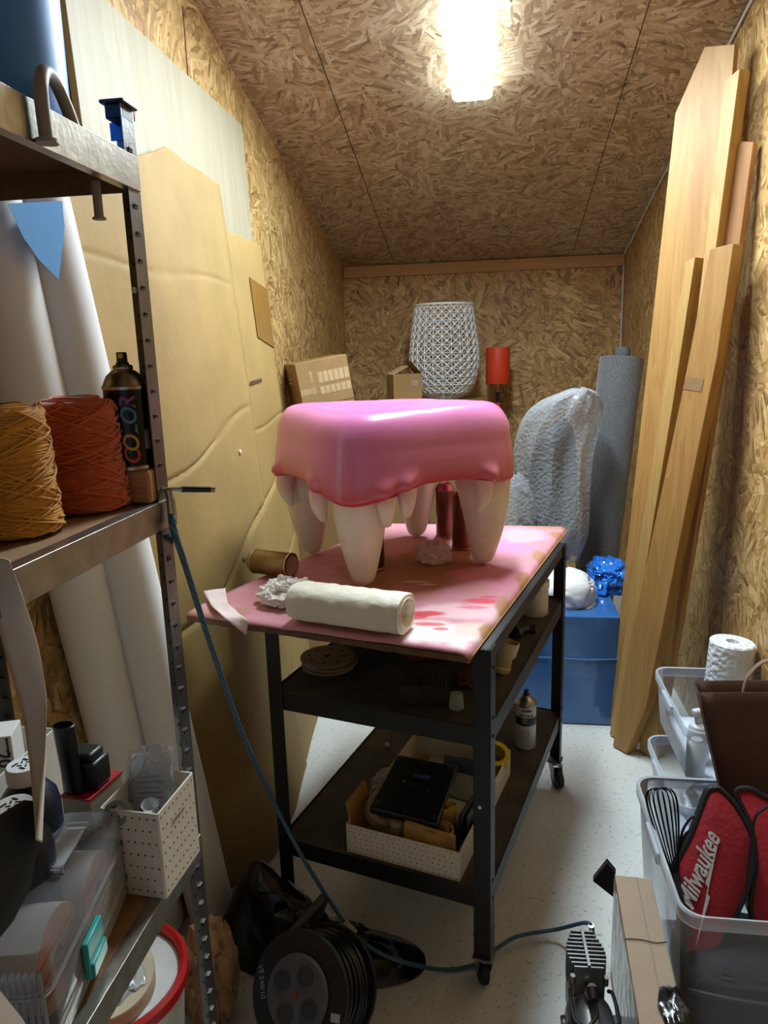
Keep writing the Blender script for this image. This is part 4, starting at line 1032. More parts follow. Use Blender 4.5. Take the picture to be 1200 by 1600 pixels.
MB().lathe([(.024, 0), (.025, .004), (.023, .040), (.030, .050), (.032, .085), (.028, .086), (.026, .055)], (0, 0, 0), (.25, .1, 1), 28).build('socket', M('cream_pvc', (206, 186, 140), .5), pvc)
MB().lathe([(.025, -.004), (.027, 0), (.027, .010), (.025, .012)], (0, 0, .006), (.25, .1, 1), 28).build('collar', M('cream_pvc', (206, 186, 140), .5), pvc)
p = cl2(806, 1000)
kn = thing('clamp_knob', 'black clamp knob lying behind the cream pipe elbow', 'clamp', (p.x, p.y+.02, Z2-.003))
MB().blob((0, 0, .020), (.022, .022, .018), .3, 3, 3, 3).build('knob', M_BLACKP, kn)
MB().cyl((0, .01, .018), (.045, .05, .012), .009, n=16).cyl((.045, .05, .012), (.06, .05, .012), .014, n=16).build('shaft', M_BLACKP, kn)
p = cl2(838, 960)
jar = thing('plastic_jar', 'white plastic jar at the far end of the middle cart shelf', 'jar', (p.x-.005, p.y+.02, Z2-.003))
MB().lathe([(.042, 0), (.044, .003), (.044, .085), (.040, .095)], n=36).build('body', M('jar_white', (214, 206, 190), .5), jar)
MB().lathe([(.046, .09), (.047, .094), (.047, .112), (.044, .115), (.003, .115)], n=36).build('lid', M('jar_lid', (224, 220, 208), .5), jar)
for k, (px, py) in enumerate(((585, 1105), (610, 1107), (705, 1122))):
    p = cl2(px, py+8); 
paint = []
# ------------------------------------------------------------------ lower shelf of the cart
Z3 = .2875-.0035
bx0, bx1 = at(543, 1330, z=Z3), at(718, 1378, z=Z3)
bdir = bx1-bx0; bdir.z = 0; BL = bdir.length; brot = atan2(bdir.y, bdir.x); bd = bdir.normalized(); bn = V((-bd.y, bd.x, 0))
BD = .50; BH = .082
bc = (bx0+bx1)/2+bn*(BD/2)
pb2 = perf_box('parts_tray', 'long low white dotted box full of sanding supplies on the bottom cart shelf', 'box', (bc.x, bc.y, Z3), brot, BL, BD, BH, 20, 6)
def inb(a_, b_, z): return (bx0+bd*(a_*BL)+bn*(b_*BD))+V((0, 0, z))          # place in the box: a across, b back
M_SANDP = M('sandpaper_yellow', (186, 146, 72), .85, 0, .1, 80, .1, 200)
def sroll(label, c, r, h, ax_, turns=2.2, squash=1.0, rotz=0):
    th = MB(); P = []; x, y = frame(V(ax_)); x2 = x*cos(rotz)+y*sin(rotz); y2 = y*cos(rotz)-x*sin(rotz)
    n_ = 70
    def f(u, v):
        a_ = u*2*pi*turns; rr = r*(.62+.38*u); return V(c)+x2*rr*cos(a_)*squash+y2*rr*sin(a_)+V(ax_).normalized()*(v*h)
    th.grid(n_, 2, f); return tag(th.build('sandpaper_roll', M_SANDP, thick=.0012, ang=60), label, 'sandpaper', 'sandpaper rolls in the white box')
sroll('yellow sandpaper roll standing at the back left of the low white box', inb(.30, .60, .03), .030, .09, (0, 0, 1))
sroll('flattened sandpaper roll standing at the right of the black pad', inb(.76, .24, .03), .030, .085, (.0, 0, 1), 1.5, .5, .5)
sroll('folded sandpaper sheet roll at the front right of the low white box', inb(.76, .09, .022), .034, .082, (0, 0, 1), 1.4, 1.4, 1.3)
fs = MB().prism([inb(.48, .045, .02), inb(.94, .045, .02), inb(.93, .05, .098), inb(.50, .05, .108)], bn*.012).build('sandpaper_sheet', M('sandpaper_back', (190, 150, 84), .8)); tag(fs, 'folded tan sandpaper pack along the front of the low white box', 'sandpaper')
fs = MB().prism([inb(.02, .04, .02), inb(.02, .26, .02), inb(-.02, .24, .135), inb(-.04, .05, .125)], bd*.008).build('sandpaper_sheet', M('sandpaper_back2', (170, 124, 58), .8)); tag(fs, 'tan sandpaper pack leaning on the left end of the low white box', 'sandpaper')
mt_ = MB().lathe([(.034, -.02), (.048, -.02), (.048, .02), (.034, .02)], inb(.18, .22, .068), (.35, -.5, .75), 36, False, False).build('masking_tape', M('masking_cream', (200, 172, 124), .7)); tag(mt_, 'cream masking tape roll at the left under the black pad', 'tape')
bt = thing('small_bottle', 'small cream bottle lying in front of the black pad', 'bottle', inb(.40, .10, .012))
MB().lathe([(.018, 0), (.020, .003), (.020, .07), (.012, .08)], n=24).build('body', M('cream_bottle', (150, 142, 110), .5), bt)
MB().lathe([(.0203, .015), (.0203, .055)], n=24, cap0=False, cap1=False).build('label', M('tan_label', (150, 112, 72), .7), bt)
# black flat pad
pcr = [at(a_, b_, z=Z3+zz) for a_, b_, zz in ((620, 1178, .135), (716, 1196, .135), (684, 1288, .112), (576, 1262, .112))]
pad = thing('flat_black_case', 'flat black plastic case with a blue latch lying on the low white box', 'case', (0, 0, 0))
pm_ = sum(pcr, V())/4; pad.location = pm_
MB().prism([p-pm_ for p in pcr], (0, 0, -.018)).build('shell', M('case_black', (16, 16, 18), .38, 0, .2, 10, .15, 20), pad, bevel=.006)
q1, q2 = at(644, 1211, z=Z3+.128)-pm_, at(672, 1216, z=Z3+.128)-pm_
MB().box((q1+q2)/2, (.045, .016, .006), Matrix.Rotation(brot, 3, 'Z')).build('latch', M('blue_latch', (38, 74, 150), .4), pad, bevel=.002)
MB().box((q1+q2)/2+V((0, -.035, -.006)), (.06, .05, .006), Matrix.Rotation(brot, 3, 'Z')).build('catch_plate', M('case_black2', (22, 22, 24), .3), pad, bevel=.002)
mb = MB()
for u in (.1, .5, .9):
    for v_ in (.1, .9):
        c = (pcr[0].lerp(pcr[1], u)).lerp(pcr[3].lerp(pcr[2], u), v_)-pm_; mb.lathe([(.010, -.001), (.009, .002), (.002, .003)], c, (0, 0, 1), 14)
mb.build('rubber_feet', M('case_black2', (22, 22, 24), .3), pad)
# plastic bag, clear pouch, notepads behind
c = inb(.30, .42, .075)
tag(crumple(c, (.11, .085, .05), .25, 2, 14, 5, flat=-.045).build('clear_bag', clear('clear_bag_dim', (215, 218, 210), .35, .2, .5, 20)), 'crumpled clear plastic bag behind the black case in the low white box', 'plastic bag')
c = inb(.66, .52, .085)
pk = MB().box(c, (.17, .075, .012), Matrix.Rotation(brot-.1, 3, 'Z') @ Matrix.Rotation(.5, 3, 'X')).build('plastic_pouch', M('pale_pouch', (150, 148, 140), .35), bevel=.003)
tag(pk, 'pale printed plastic pouch lying behind the black case', 'pouch')
for k, (a_, col, lab) in enumerate(((.58, (70, 84, 120), 'blue-labelled packet standing behind the pale pouch, left one'), (.72, (60, 72, 112), 'blue-labelled packet standing behind the pale pouch, right one'))):
    pkt = MB().box(inb(a_, .72, .055), (.075, .008, .095), Matrix.Rotation(brot+.1, 3, 'Z') @ Matrix.Rotation(-.5, 3, 'X')).build('packet', M('packet_'+str(k), col, .4), bevel=.001); tag(pkt, lab, 'packet')
pd_ = MB().box(inb(.90, .28, .065), (.010, .10, .105), Matrix.Rotation(brot-.05, 3, 'Z') @ Matrix.Rotation(.15, 3, 'Y')).build('notepad', M('navy_pad', (34, 38, 56), .5), bevel=.002)
tag(pd_, 'dark navy pad standing on edge inside the right side of the low white box', 'pad')
pd_ = MB().box(inb(.96, .30, .06), (.007, .09, .095), Matrix.Rotation(brot-.05, 3, 'Z')).build('notepad', M('grey_pad', (58, 60, 72), .5), bevel=.002)
tag(pd_, 'thin grey pad between the navy pad and the box wall', 'pad')
c = inb(.84, .86, .05)
kw = thing('label_box', 'small blue and white labelled packet beside the yellow tape roll', 'packet', inb(.83, .74, .01), brot)
MB().box((0, 0, .045), (.05, .012, .09), Matrix.Rotation(-.3, 3, 'X')).build('body', M('blue_white', (96, 112, 150), .4), kw, bevel=.001)
text('print', 'G7', M('black_ink', (24, 24, 26), .5), kw, face_mtx((.0, -.0105, .06), (1, 0, 0), (0, .3, 1)), .024)
yt = MB().lathe([(.030, -.024), (.045, -.024), (.045, .024), (.030, .024)], inb(.88, .90, .075), (.15, -.35, .9), 40, False, False).build('yellow_tape', M('yellow_tape', (222, 196, 40), .6)); tag(yt, 'bright yellow tape roll at the back corner of the low white box', 'tape')
# white filler can
p = at(822, 1172, z=Z3)
fc = spray_can('white filler spray can standing beside the low white box on the cart', (p.x, p.y+.03, Z3), .0325, .150, M('white_label', (206, 202, 192), .4), M_ALU, M_BLACKP)
MB().lathe([(.0328, .085), (.0329, .086), (.0329, .112), (.0328, .113)], n=40, cap0=False, cap1=False).build('black_band', M('black_label', (26, 24, 24), .35), fc)
text('print', 'SPRAY FILLER', M('black_ink', (24, 24, 26), .5), fc, Tz(0, 0, .1195, .0), .0085, wrap=(.0328, False), depth=.0002, bold=.0003)
marks('maker_print', M('black_ink', (24, 24, 26), .5), fc, (0, -.0322, .138), (1, 0, 0), (0, 0, 1), 1, .030, .01, .007, 4)
marks('band_print', M('print_white', (226, 224, 220), .6), fc, (-.006, -.0330, .108), (1, 0, 0), (0, 0, 1), 3, .018, .006, .002, 6)
mb = MB()
for k in range(4): mb.box((-.006+.004*(k % 2), -.0322, .066-.008*k), (.026, .0016, .0025))
mb.build('small_print', M('grey_ink', (150, 150, 150), .5), fc)
p = at(605, 1167, z=Z3)
tag(MB().blob((p.x, p.y, Z3+.007), (.009, .009, .008), .2, 2, 3, 2).build('foam_bead', M('foam_cream', (210, 186, 140), .8)), 'tiny cream foam bead alone on the bottom cart shelf', 'bead')

# ================================================================== BACK OF THE ROOM
# cartons
def carton(label, c, d, rotz, mat=M_CARD2, flaps=False, tilt=None):
    th = thing('carton', label, 'box', c, rot=(tilt[0], tilt[1], rotz) if tilt else (0, 0, rotz))
    o = MB().box((0, 0, d[2]/2), d).build('body', mat, th, bevel=.003)
    MB().box((0, 0, d[2]+.0004), (d[0]*1.0, .05, .0008)).build('tape', M_TAPE, th)
    return th
M_PRW = M('white_print', (196, 166, 126), .8)
ca = at(545, 600, y=3.55)
kx = carton('large brown carton with white printing behind the stool on the left', (-.752, 3.46, 1.045), (.255, .20, .50), radians(31), tilt=(0, radians(-9)))
for i in range(6):
    mb = MB()
    for z in (.42, .36): mb.box((-.018+.026*i, -.1006, z), (.022, .0010, .050 if z > .4 else .036))
    mb.build('printed_grid', M_PRW, kx)
marks('print', M_PRW, kx, (-.085, -.1005, .365), (1, 0, 0), (0, 0, 1), 1, .075, .03, .034, 12); marks('print', M_PRW, kx, (-.062, -.1005, .43), (0, 0, 1), (1, 0, 0), 1, .05, .02, .016, 13)
marks('print', M_PRW, kx, (.085, -.1005, .255), (1, 0, 0), (0, 0, 1), 1, .045, .02, .026, 14)
marks('print', M_PRW, kx, (-.1330, .0, .43), (0, -1, 0), (0, 0, 1), 2, .06, .018, .010, 15)
text('print', 'ING', M_PRW, kx, face_mtx((-.1328, .01, .20), (0, -1, 0), (0, 0, 1)), .055)
MB().box((-.1330, 0, .295), (.001, .19, .003)).box((0, -.1005, .295), (.26, .001, .003)).build('flap_seam', M('seam_brown', (96, 66, 38), .8), kx)
carton('plain brown carton at the bottom of the stack under the printed carton', (-.795, 3.50, 0), (.30, .42, 1.015), radians(-3))
carton('tall plain carton behind the stool that holds up the white lattice shade', (-.34, 4.55, 0), (.62, .58, 1.27), 0)
sc_ = at(632, 618, y=4.18)
kx2 = thing('carton', 'small open brown carton in front of the white lattice shade', 'box', (sc_.x, 4.18, 1.2705), radians(25))
MB().box((0, 0, .085), (.17, .13, .17)).build('body', M_CARD2, kx2, bevel=.002)
MB().prism([(-.085, -.065, .17), (-.085, .065, .17), (.005, .065, .215), (.005, -.065, .215)], (0, 0, -.003)).build('flap', M('cardboard_pale', (204, 170, 124), .75), kx2)
MB().prism([(.085, -.065, .17), (.085, .065, .17), (.02, .065, .24), (.02, -.065, .24)], (0, 0, .003)).build('flap', M_CARD2, kx2)
MB().box((.04, -.0655, .12), (.04, .0008, .03)).build('shipping_label', M('label_grey', (170, 150, 125), .7), kx2)
# give the small box a base carton
carton('plain carton in front of the taller one, under the small open box', (sc_.x-.02, 4.11, 0), (.30, .28, 1.27), 0)
# lattice shade
def shade_mat(): return M('white_lattice', (244, 244, 240), .5, 0, .02)
ls = thing('lattice_lampshade', 'white lattice lampshade, bulbous and open topped, at the back wall', 'lampshade', (-.272, 4.55, 1.271))
prof = [(.085, .0), (.135, .022), (.172, .06), (.198, .12), (.212, .19), (.215, .25), (.208, .33), (.198, .40), (.188, .47), (.180, .53), (.176, .56)]
mb = MB(); bmw = mb.bm
NC, NR = 24, 12
def prof_at(z):
    for (r0_, z0), (r1_, z1) in zip(prof, prof[1:]):
        if z <= z1: return r0_+(r1_-r0_)*(z-z0)/(z1-z0)
    return prof[-1][0]
Vg = [[mb.v(prof_at(.56*j/NR)*cos(2*pi*i/NC), prof_at(.56*j/NR)*sin(2*pi*i/NC), .56*j/NR) for j in range(NR+1)] for i in range(NC)]
for i in range(NC):
    for j in range(NR):
        a_, b__, c, d = Vg[i][j], Vg[(i+1) % NC][j], Vg[(i+1) % NC][j+1], Vg[i][j+1]
        m_ = mb.v((a_.co+b__.co+c.co+d.co)/4)
        for e_ in ((a_, b__), (b__, c), (c, d), (d, a_)): mb.f([e_[0], e_[1], m_])
mb.build('lattice', shade_mat(), ls, wire=.0105)
MB().tube([(.176*cos(a_*pi/20), .176*sin(a_*pi/20), .562) for a_ in range(40)], .006, 8, closed=True).build('top_ring', shade_mat(), ls)
MB().tube([(.085*cos(a_*pi/20), .085*sin(a_*pi/20), .005) for a_ in range(40)], .005, 8, closed=True).build('base_ring', shade_mat(), ls)
# red lamp
rl_ = thing('floor_lamp', 'slim red lamp with orange-red drum shade by the back wall', 'lamp', (.055, 4.68, 0))
M_ORED = M('orange_red', (214, 62, 26), .55, 0, .06, 4)
MB().lathe([(.074, 1.352), (.075, 1.354), (.075, 1.572), (.074, 1.574), (.072, 1.572), (.072, 1.354)], n=40).build('lamp_shade', M_ORED, rl_)
MB().cyl((0, 0, 1.215), (0, 0, 1.36), .008, n=14).build('neck', M('chrome_neck', (200, 170, 165), .25, .9), rl_)
MB().cyl((0, 0, 1.235), (0, 0, 1.30), .013, n=16).build('lamp_holder', M_BLACKP, rl_)
MB().cyl((0, 0, .02), (0, 0, 1.235), .014, n=18).build('pole', M_ORED, rl_)
MB().lathe([(.12, 0), (.12, .012), (.04, .02), (.015, .03)], n=40).build('base', M_ORED, rl_)
# cable clipped along the roof edge and down the corner
cab = thing('wall_cable', 'white cable clipped along the roof edge and down the far right corner', 'cable', (XR-.008, YB-.012, 1.5))
o_ = V(cab.location)
cp = [V((XR-.008, y, zc(y)-.010-.004*sin(y*7))) for y in (.6, 1.4, 2.2, 2.8, 3.3, 3.8, 4.3, 4.7, 4.95)]
MB().tube([p-o_ for p in cp]+[V((.0, .0, 2.05-1.5)), V((0, 0, 1.2-1.5)), V((0, 0, .4-1.5))], .0055, 8, smooth=5).build('cable', M('white_cable', (224, 220, 212), .5), cab)
for k in range(14):
    y = 1.0+k*.29; MB().box(V((XR-.005, y, zc(y)-.010-.004*sin(y*7)))-o_, (.012, .009, .016)).build('clip', M('white_cable', (224, 220, 212), .5), cab)

# fabric roll
f0, f1 = V((.486, 3.55, 0.01)), V((.640, 3.735, 1.50)); fd = (f1-f0).normalized(); FLn = (f1-f0).length
fb = thing('fabric_roll', 'tall roll of grey felt leaning in the far right corner', 'fabric roll', f0)
def felt_mat():
    m, t, b = newmat('grey_felt'); tc = nd(t, 'ShaderNodeTexCoord').outputs['Object']
    n = nd(t, 'ShaderNodeTexNoise', {'Vector': tc, 'Scale': 220.0, 'Detail': 2.0}).outputs[0]; n1 = nd(t, 'ShaderNodeTexNoise', {'Vector': tc, 'Scale': 6.0}).outputs[0]
    c = mixc(t, nd(t, 'ShaderNodeMapRange', {0: n, 1: .3, 2: .7}).outputs[0], lin((66, 67, 69)), lin((116, 116, 118))); c = mixc(t, mth(t, 'MULTIPLY', n1, .3), c, lin((80, 80, 84)))
    t.links.new(c, b.inputs['Base Color']); b.inputs['Roughness'].default_value = .95; b.inputs['Sheen Weight'].default_value = .3
    t.links.new(nd(t, 'ShaderNodeBump', {'Height': n, 'Strength': .3, 'Distance': .004}).outputs[0], b.inputs['Normal']); return m
M_FELT = felt_mat()
def felt(u, v):
    x, y = frame(fd); a_ = 2*pi*u; r = .098*(1+.05*v)+.004*noise.noise(V((cos(a_)*2, sin(a_)*2, v*9)))+.006*exp(-(adiff(a_, -2.6)/.12)**2)
    return fd*(v*FLn)+(x*cos(a_)+y*sin(a_))*r
MB().grid(56, 50, felt, wrapu=True).build('cloth', M_FELT, fb, ang=70)
x, y = frame(fd); mb = MB(); P = []
for i in range(150):
    a_ = i*.28; rr = .030+.068*i/150; P.append(fd*(FLn-.002)+(x*cos(a_)+y*sin(a_))*rr)
mb.tube(P, .0035, 5); mb.cyl(fd*(FLn-.02), fd*(FLn-.006), .099, n=40); mb.build('rolled_end', M_FELT, fb)
MB().lathe([(.036, FLn-.02), (.037, FLn+.035), (.034, FLn+.05), (.026, FLn+.05), (.026, FLn)], (0, 0, 0), fd, 28).build('core_end', M('core_grey', (92, 94, 98), .9, 0, .2, 60), fb)

# blue wrapped box
M_BLUEW = M('blue_wrap', (58, 112, 176), .20, 0, .15, 3, .35, 7, coat=.5)
bb = thing('wrapped_box', 'large box wrapped in blue plastic film standing beside the leaning planks', 'box', (.28, 3.16, 0))
def bbx(x0, x1, y0, y1, z1):
    mb = MB(); ring = lambda z, g: [(px*g, py*g, z) for px, py in rrect(x1-x0, y1-y0, .012, 3)]
    R = []
    for i in range(14): R.append([(p[0]+.0025*noise.noise(V((p[0]*9, p[1]*9, i*.9))), p[1]+.003*noise.noise(V((p[0]*7, i*.7, 3))), p[2]) for p in ring(z1*i/13+.003, 1)])
    mb.loops(R); return mb
o = bbx(-.25, .25, -.28, .28, .482).build('film', M_BLUEW, bb, bevel=.006)
MB().tube([(-.25, -.284, .30), (-.05, -.285, .303), (.12, -.284, .298), (.252, -.283, .302)], .0022, 6, smooth=5).tube([(.253, -.28, .302), (.253, .28, .31)], .002, 6).build('film_seam', M('blue_wrap_seam', (90, 140, 196), .2), bb)
MB().box((0, 0, .0025), (.49, .55, .005)).build('dark_base', M('dark_base', (22, 28, 40), .6), bb)
p = at(900, 895, y=3.06)
wpb = tag(MB().blob((p.x-.05, 3.06, .530), (.135, .12, .095), .22, 1.1, 5, 41, flat=-.046, ridged=True, sq=.8).build('white_bag', M('white_poly', (226, 226, 228), .45, 0, .04, 5, .2, 20), ang=30), 'crumpled white plastic bag with small print lying on the blue wrapped box', 'bag')
ok_, hp0, hn, _i = wpb.ray_cast(CAM, ray(921, 906).normalized())
if ok_: marks('small_print', M('dark_grey_ink', (70, 70, 74), .6), wpb, hp0+hn*.0008, (RT*.35-UP*.9), hn.cross(RT*.35-UP*.9), 2, .035, .012, .010, 21)
p = at(955, 890, y=3.3)
tag(MB().blob((p.x-.02, 3.26, .535), (.085, .13, .085), .34, 1.5, 5, 44, flat=-.05, ridged=True, sq=.7).build('blue_bag', M('blue_poly', (30, 118, 214), .18, 0, .1, 5, .3, 20, coat=.5), ang=26), 'bright blue crumpled plastic beside the white bag on the wrapped box', 'bag')
# bubble wrap bundle
BW = clear('bubble_wrap', (206, 210, 214), .26, .22, .55, 70, True)
bw = thing('bubble_wrap_bundle', 'tall bundle wrapped in clear bubble wrap left of the grey felt roll', 'bubble wrap', (.265, 3.36, .485))
BL = spline([at(a_, b__, y=3.36) for a_, b__ in ((822, 872), (812, 830), (806, 770), (806, 710), (822, 658), (848, 626), (884, 609), (905, 606))], 8)
BRt = spline([at(a_, b__, y=3.36) for a_, b__ in ((905, 872), (921, 830), (924, 770), (928, 710), (936, 658), (938, 630), (928, 611), (908, 606))], 8)
bwo = V(bw.location)
def bwshape(grow, vmax, lumps):
    def f(u, v):
        a_ = 2*pi*u; i = min(v*vmax, .9999)*(len(BL)-1); k = min(int(i), len(BL)-2); t_ = i-k
        l_, r_ = BL[k].lerp(BL[k+1], t_), BRt[k].lerp(BRt[k+1], t_); c = (l_+r_)/2; hw = (r_-l_).length/2*grow
        c_ = 1.1*noise.noise(V((cos(a_)*1.5, sin(a_)*1.1, v*2.3+1))); c2 = 1-2.4*abs(noise.noise(V((cos(a_)*1.7+5, sin(a_)*1.4, v*2.6))))
        m_ = 1+lumps*(.16*c_+.05*c2)
        hw *= 1 if grow == 1 else sqrt(max(.01, 1-v**4)); dp = (1 if grow == 1 else sqrt(max(.01, 1-v**4)))*.095*grow*sqrt(max(0, 1-max(0, (v-.80)/.205)**2))
        return c-bwo+V((hw*cos(a_)*m_, dp*sin(a_)*(1+lumps*(.35*c_+.18*c2)), max(.0, -(c-bwo).z+.004)+.02*lumps*c_*v))
    return f
MB().grid(110, 90, bwshape(1.0, 1.0, 1.0), wrapu=True).build('wrap', BW, bw, ang=28)
MB().grid(40, 24, bwshape(.66, .58, .3), wrapu=True).build('wrapped_core', M('dark_core', (92, 98, 104), .9), bw)
bl_ = thing('bubble_wrap_bundle', 'small slumped heap of bubble wrap low between the stool and the tall bundle', 'bubble wrap', (.10, 3.30, .485))
def bwl(u, v):
    a_ = 2*pi*u; k = sqrt(max(.02, 1-max(0, (v-.55)/.46)**2)); c_ = facet(V((cos(a_)*1.8, sin(a_)*1.5, v*2.2+5))); n_ = noise.noise(V((cos(a_)*1.3, sin(a_)*1.3, v*2+9)))
    return (.115*k*cos(a_)*(1+.2*n_+.2*c_), .10*k*sin(a_)*(1+.2*n_+.2*c_), v*.52+.02*n_)
MB().grid(70, 50, bwl, wrapu=True).build('wrap', BW, bl_, ang=32)

# ------------------------------------------------------------------ planks leaning against the right wall
PW = V((.62, -.78, 0)).normalized(); PLn = V((.052, .006, 1)).normalized()
PN = PW.cross(PLn).normalized()
if PN.y > 0: PN = -PN
PB0 = V((.520, 2.860, 0))
WA = wood('oak_plank', (176, 136, 76), (146, 104, 52), .8, .55, 'Z', dark=(140, 92, 48)); WB = wood('pale_plank', (186, 152, 92), (158, 122, 66), .9, .55, 'Z'); WC = wood('weathered_plank', (204, 160, 104), (158, 108, 66), 1.1, .7, 'Z', dark=(132, 80, 56))
WD = wood('brown_plank', (150, 108, 62), (110, 74, 42), 1.1, .7, 'Z')
def plank(label, pix, off, th_, mat):
    p0 = PB0+PN*off; P = [onplane(a_, b__, p0, PN) for a_, b__ in pix]
    feet = sorted(range(len(pix)), key=lambda i: -pix[i][1])[:2]
    for k in feet:                                   # the two foot corners go down to the floor
        q_ = P[k]; P[k] = q_+PLn*((.003-q_.z)/PLn.z)
    o0_ = (P[feet[0]]+P[feet[1]])/2; lift = max(0, th_*(PN.z if PN.z > 0 else 0))
    o = MB().prism([q_-o0_ for q_ in P], -PN*th_).build('plank', mat, bevel=.0015); o.location = o0_+V((0, 0, max(0, PN.z*th_)+.001))
    return tag(o, label, 'plank', 'planks leaning on the right wall')
plank('widest oak plank, tallest of the leaning boards with a cut top corner', [(1055, 178), (1101, 74), (1148, 70), (1143, 130), (1086, 640), (1035, 1100), (949, 1135)], .0, .022, WA)
plank('square timber stud leaning over the wide plank, second tallest', [(1133, 128), (1156, 108), (1113, 430), (1080, 700), (1046, 700+260), (1030, 1120), (1004, 1125), (1050, 820)], .060, .052, WB)
plank('rough bark-edged board behind the front plank, close to the right wall', [(1151, 232), (1160, 222), (1177, 223), (1150, 420), (1100, 750), (1033, 1135), (1008, 1135), (1080, 700)], .020, .024, WC)
plank('narrow pale stud nearest the fabric roll, in front of the wide plank', [(1072, 410), (1086, 403), (1050, 640), (1010, 880), (978, 1100), (955, 1122), (968, 1050), (1010, 780)], .064, .048, WB)
plank('front oak plank with a grey tape patch, nearest of the leaning boards', [(1109, 391), (1146, 382), (1120, 560), (1075, 780), (1010, 1105), (981, 1160), (960, 1141), (985, 1000), (1065, 620)], .118, .048, WA)
fp0 = PB0+PN*.1188
pt_ = MB().prism([onplane(a_, b__, fp0, PN) for a_, b__ in ((1072, 589), (1100, 592), (1095, 612), (1067, 608))], PN*.0008).build('tape_patch', M('grey_patch', (150, 118, 78), .6), None)
pl_ = [o for o in bpy.data.objects if o.get('label', '').startswith('front oak plank')][0]
pt_.parent = pl_; pt_.location = -pl_.location

# ================================================================== RIGHT FOREGROUND
BIN = clear('bin_plastic', (222, 230, 240), .10, .14)
BINR = clear('bin_rim_plastic', (226, 232, 240), .42, .2)
def bin_(label, x0, x1, y0, y1, z0, z1, taper=.03, rot=0):
    cx, cy = (x0+x1)/2, (y0+y1)/2; W_, D_ = x1-x0, y1-y0; H = z1-z0
    th = thing('storage_bin', label, 'bin', (cx, cy, z0), rot, 'clear plastic storage bins')
    mb = MB(); ring = lambda k, z: [(x, y, z) for x, y in rrect(W_-2*taper*(1-k), D_-2*taper*(1-k), .045, 7)]
    R = [ring(0, .012), ring(0.0, .004), ring(.05, .0), ring(.06, .012)]
    mb.loops([ring(0, .002), ring(.03, .012), ring(.5, H*.5), ring(.9, H*.9), ring(1, H-.004)], True, True, False).build('tub', BIN, th)
    mb = MB(); mb.loops([[(x*g[0], y*g[1], z) for x, y in rrect(W_, D_, .045, 7)] for g, z in (((1.0, 1.0), H-.034), ((1.03, 1.02), H-.030), ((1.035, 1.025), H-.004), ((1.02, 1.015), H), ((.99, .99), H-.002))], True, False, False).build('rim', BINR, th)
    for s_ in (-1, 1): MB().box((s_*(W_/2+.008), 0, H-.02), (.012, .12, .03)).build('grip', BINR, th, bevel=.004)
    return th
bin_('near clear plastic bin holding the red bag and the whisk', .395, .765, 1.335, 1.835, .0, .42)
bin_('clear bin at the bottom of the far stack of two bins', .53, .82, 1.93, 2.33, .0, .27)
bin_('upper clear bin of the far stack, holding the bubble roll and spray bottle', .575, .825, 2.02, 2.47, .275, .455, .015)
# bubble roll, spray bottle in upper far bin
br = thing('bubble_roll', 'white roll of bubble wrap standing in the upper far bin', 'bubble wrap', (.752, 2.30, .285))
bh = at(1150, 1003, y=2.30).z-.285
BR = M('bubble_white', (232, 234, 236), .35, 0, .05, 20)
def brm():
    m, t, b = newmat('bubble_roll_white'); tc = nd(t, 'ShaderNodeTexCoord').outputs['Object']
    v_ = nd(t, 'ShaderNodeTexVoronoi', {'Vector': tc, 'Scale': 75.0}, feature='SMOOTH_F1').outputs[0]
    b.inputs['Base Color'].default_value = (*lin((236, 238, 240)), 1); b.inputs['Roughness'].default_value = .3
    t.links.new(nd(t, 'ShaderNodeBump', {'Height': v_, 'Strength': .8, 'Distance': .008}).outputs[0], b.inputs['Normal']); return m
MB().lathe([(.064, 0), (.067, .004), (.068, bh-.004), (.064, bh), (.02, bh), (.02, bh-.06)], (0, 0, 0), (.06, .02, 1), 44).build('roll', brm(), br)
sp = thing('spray_bottle', 'white trigger spray bottle in the upper far bin beside the bubble roll', 'bottle', (.648, 2.17, .285), radians(20))
M_WP = M('white_plastic', (224, 226, 226), .4)
MB().lathe([(.032, 0), (.034, .004), (.034, .09), (.028, .115), (.015, .125), (.015, .135)], n=32).build('body', M_WP, sp)
MB().box((.012, 0, .158), (.075, .022, .022)).box((0, 0, .14), (.03, .026, .02)).build('trigger_head', M_WP, sp, bevel=.006)
MB().box((.030, 0, .132), (.008, .014, .042), Matrix.Rotation(.4, 3, 'Y')).build('trigger', M_WP, sp, bevel=.003)
MB().cyl((.05, 0, .158), (.06, 0, .158), .009, n=16).build('nozzle', M_WP, sp)
for k, (x, y, r, h) in enumerate(((.60, 2.12, .028, .11),)):
    jb = MB().lathe([(r, 0), (r, h*.8), (r*.7, h*.9), (r*.6, h)], (x+.02, y-.03, .285), (0, 0, 1), 28).build('white_tub', M('white_tub', (214, 214, 208), .5)); tag(jb, 'small white tub in front of the spray bottle in the upper far bin', 'tub')
jb = thing('bottle', 'white bottle lying in the bottom far bin', 'bottle', (.60, 2.12, .036), rot=(radians(90), 0, .5))
MB().lathe([(.028, 0), (.030, .003), (.030, .10), (.016, .12), (.016, .135)], n=28).build('body', M_WP, jb); MB().lathe([(.018, .133), (.018, .155), (.015, .157)], n=24).build('cap', M_WP, jb)
wb = MB().blob((.70, 2.13, .115), (.085, .13, .095), .25, 2, 4, 51, flat=-.095, ridged=True).build('bubble_sheet', brm()); tag(wb, 'folded white bubble wrap filling the bottom far bin', 'bubble wrap')

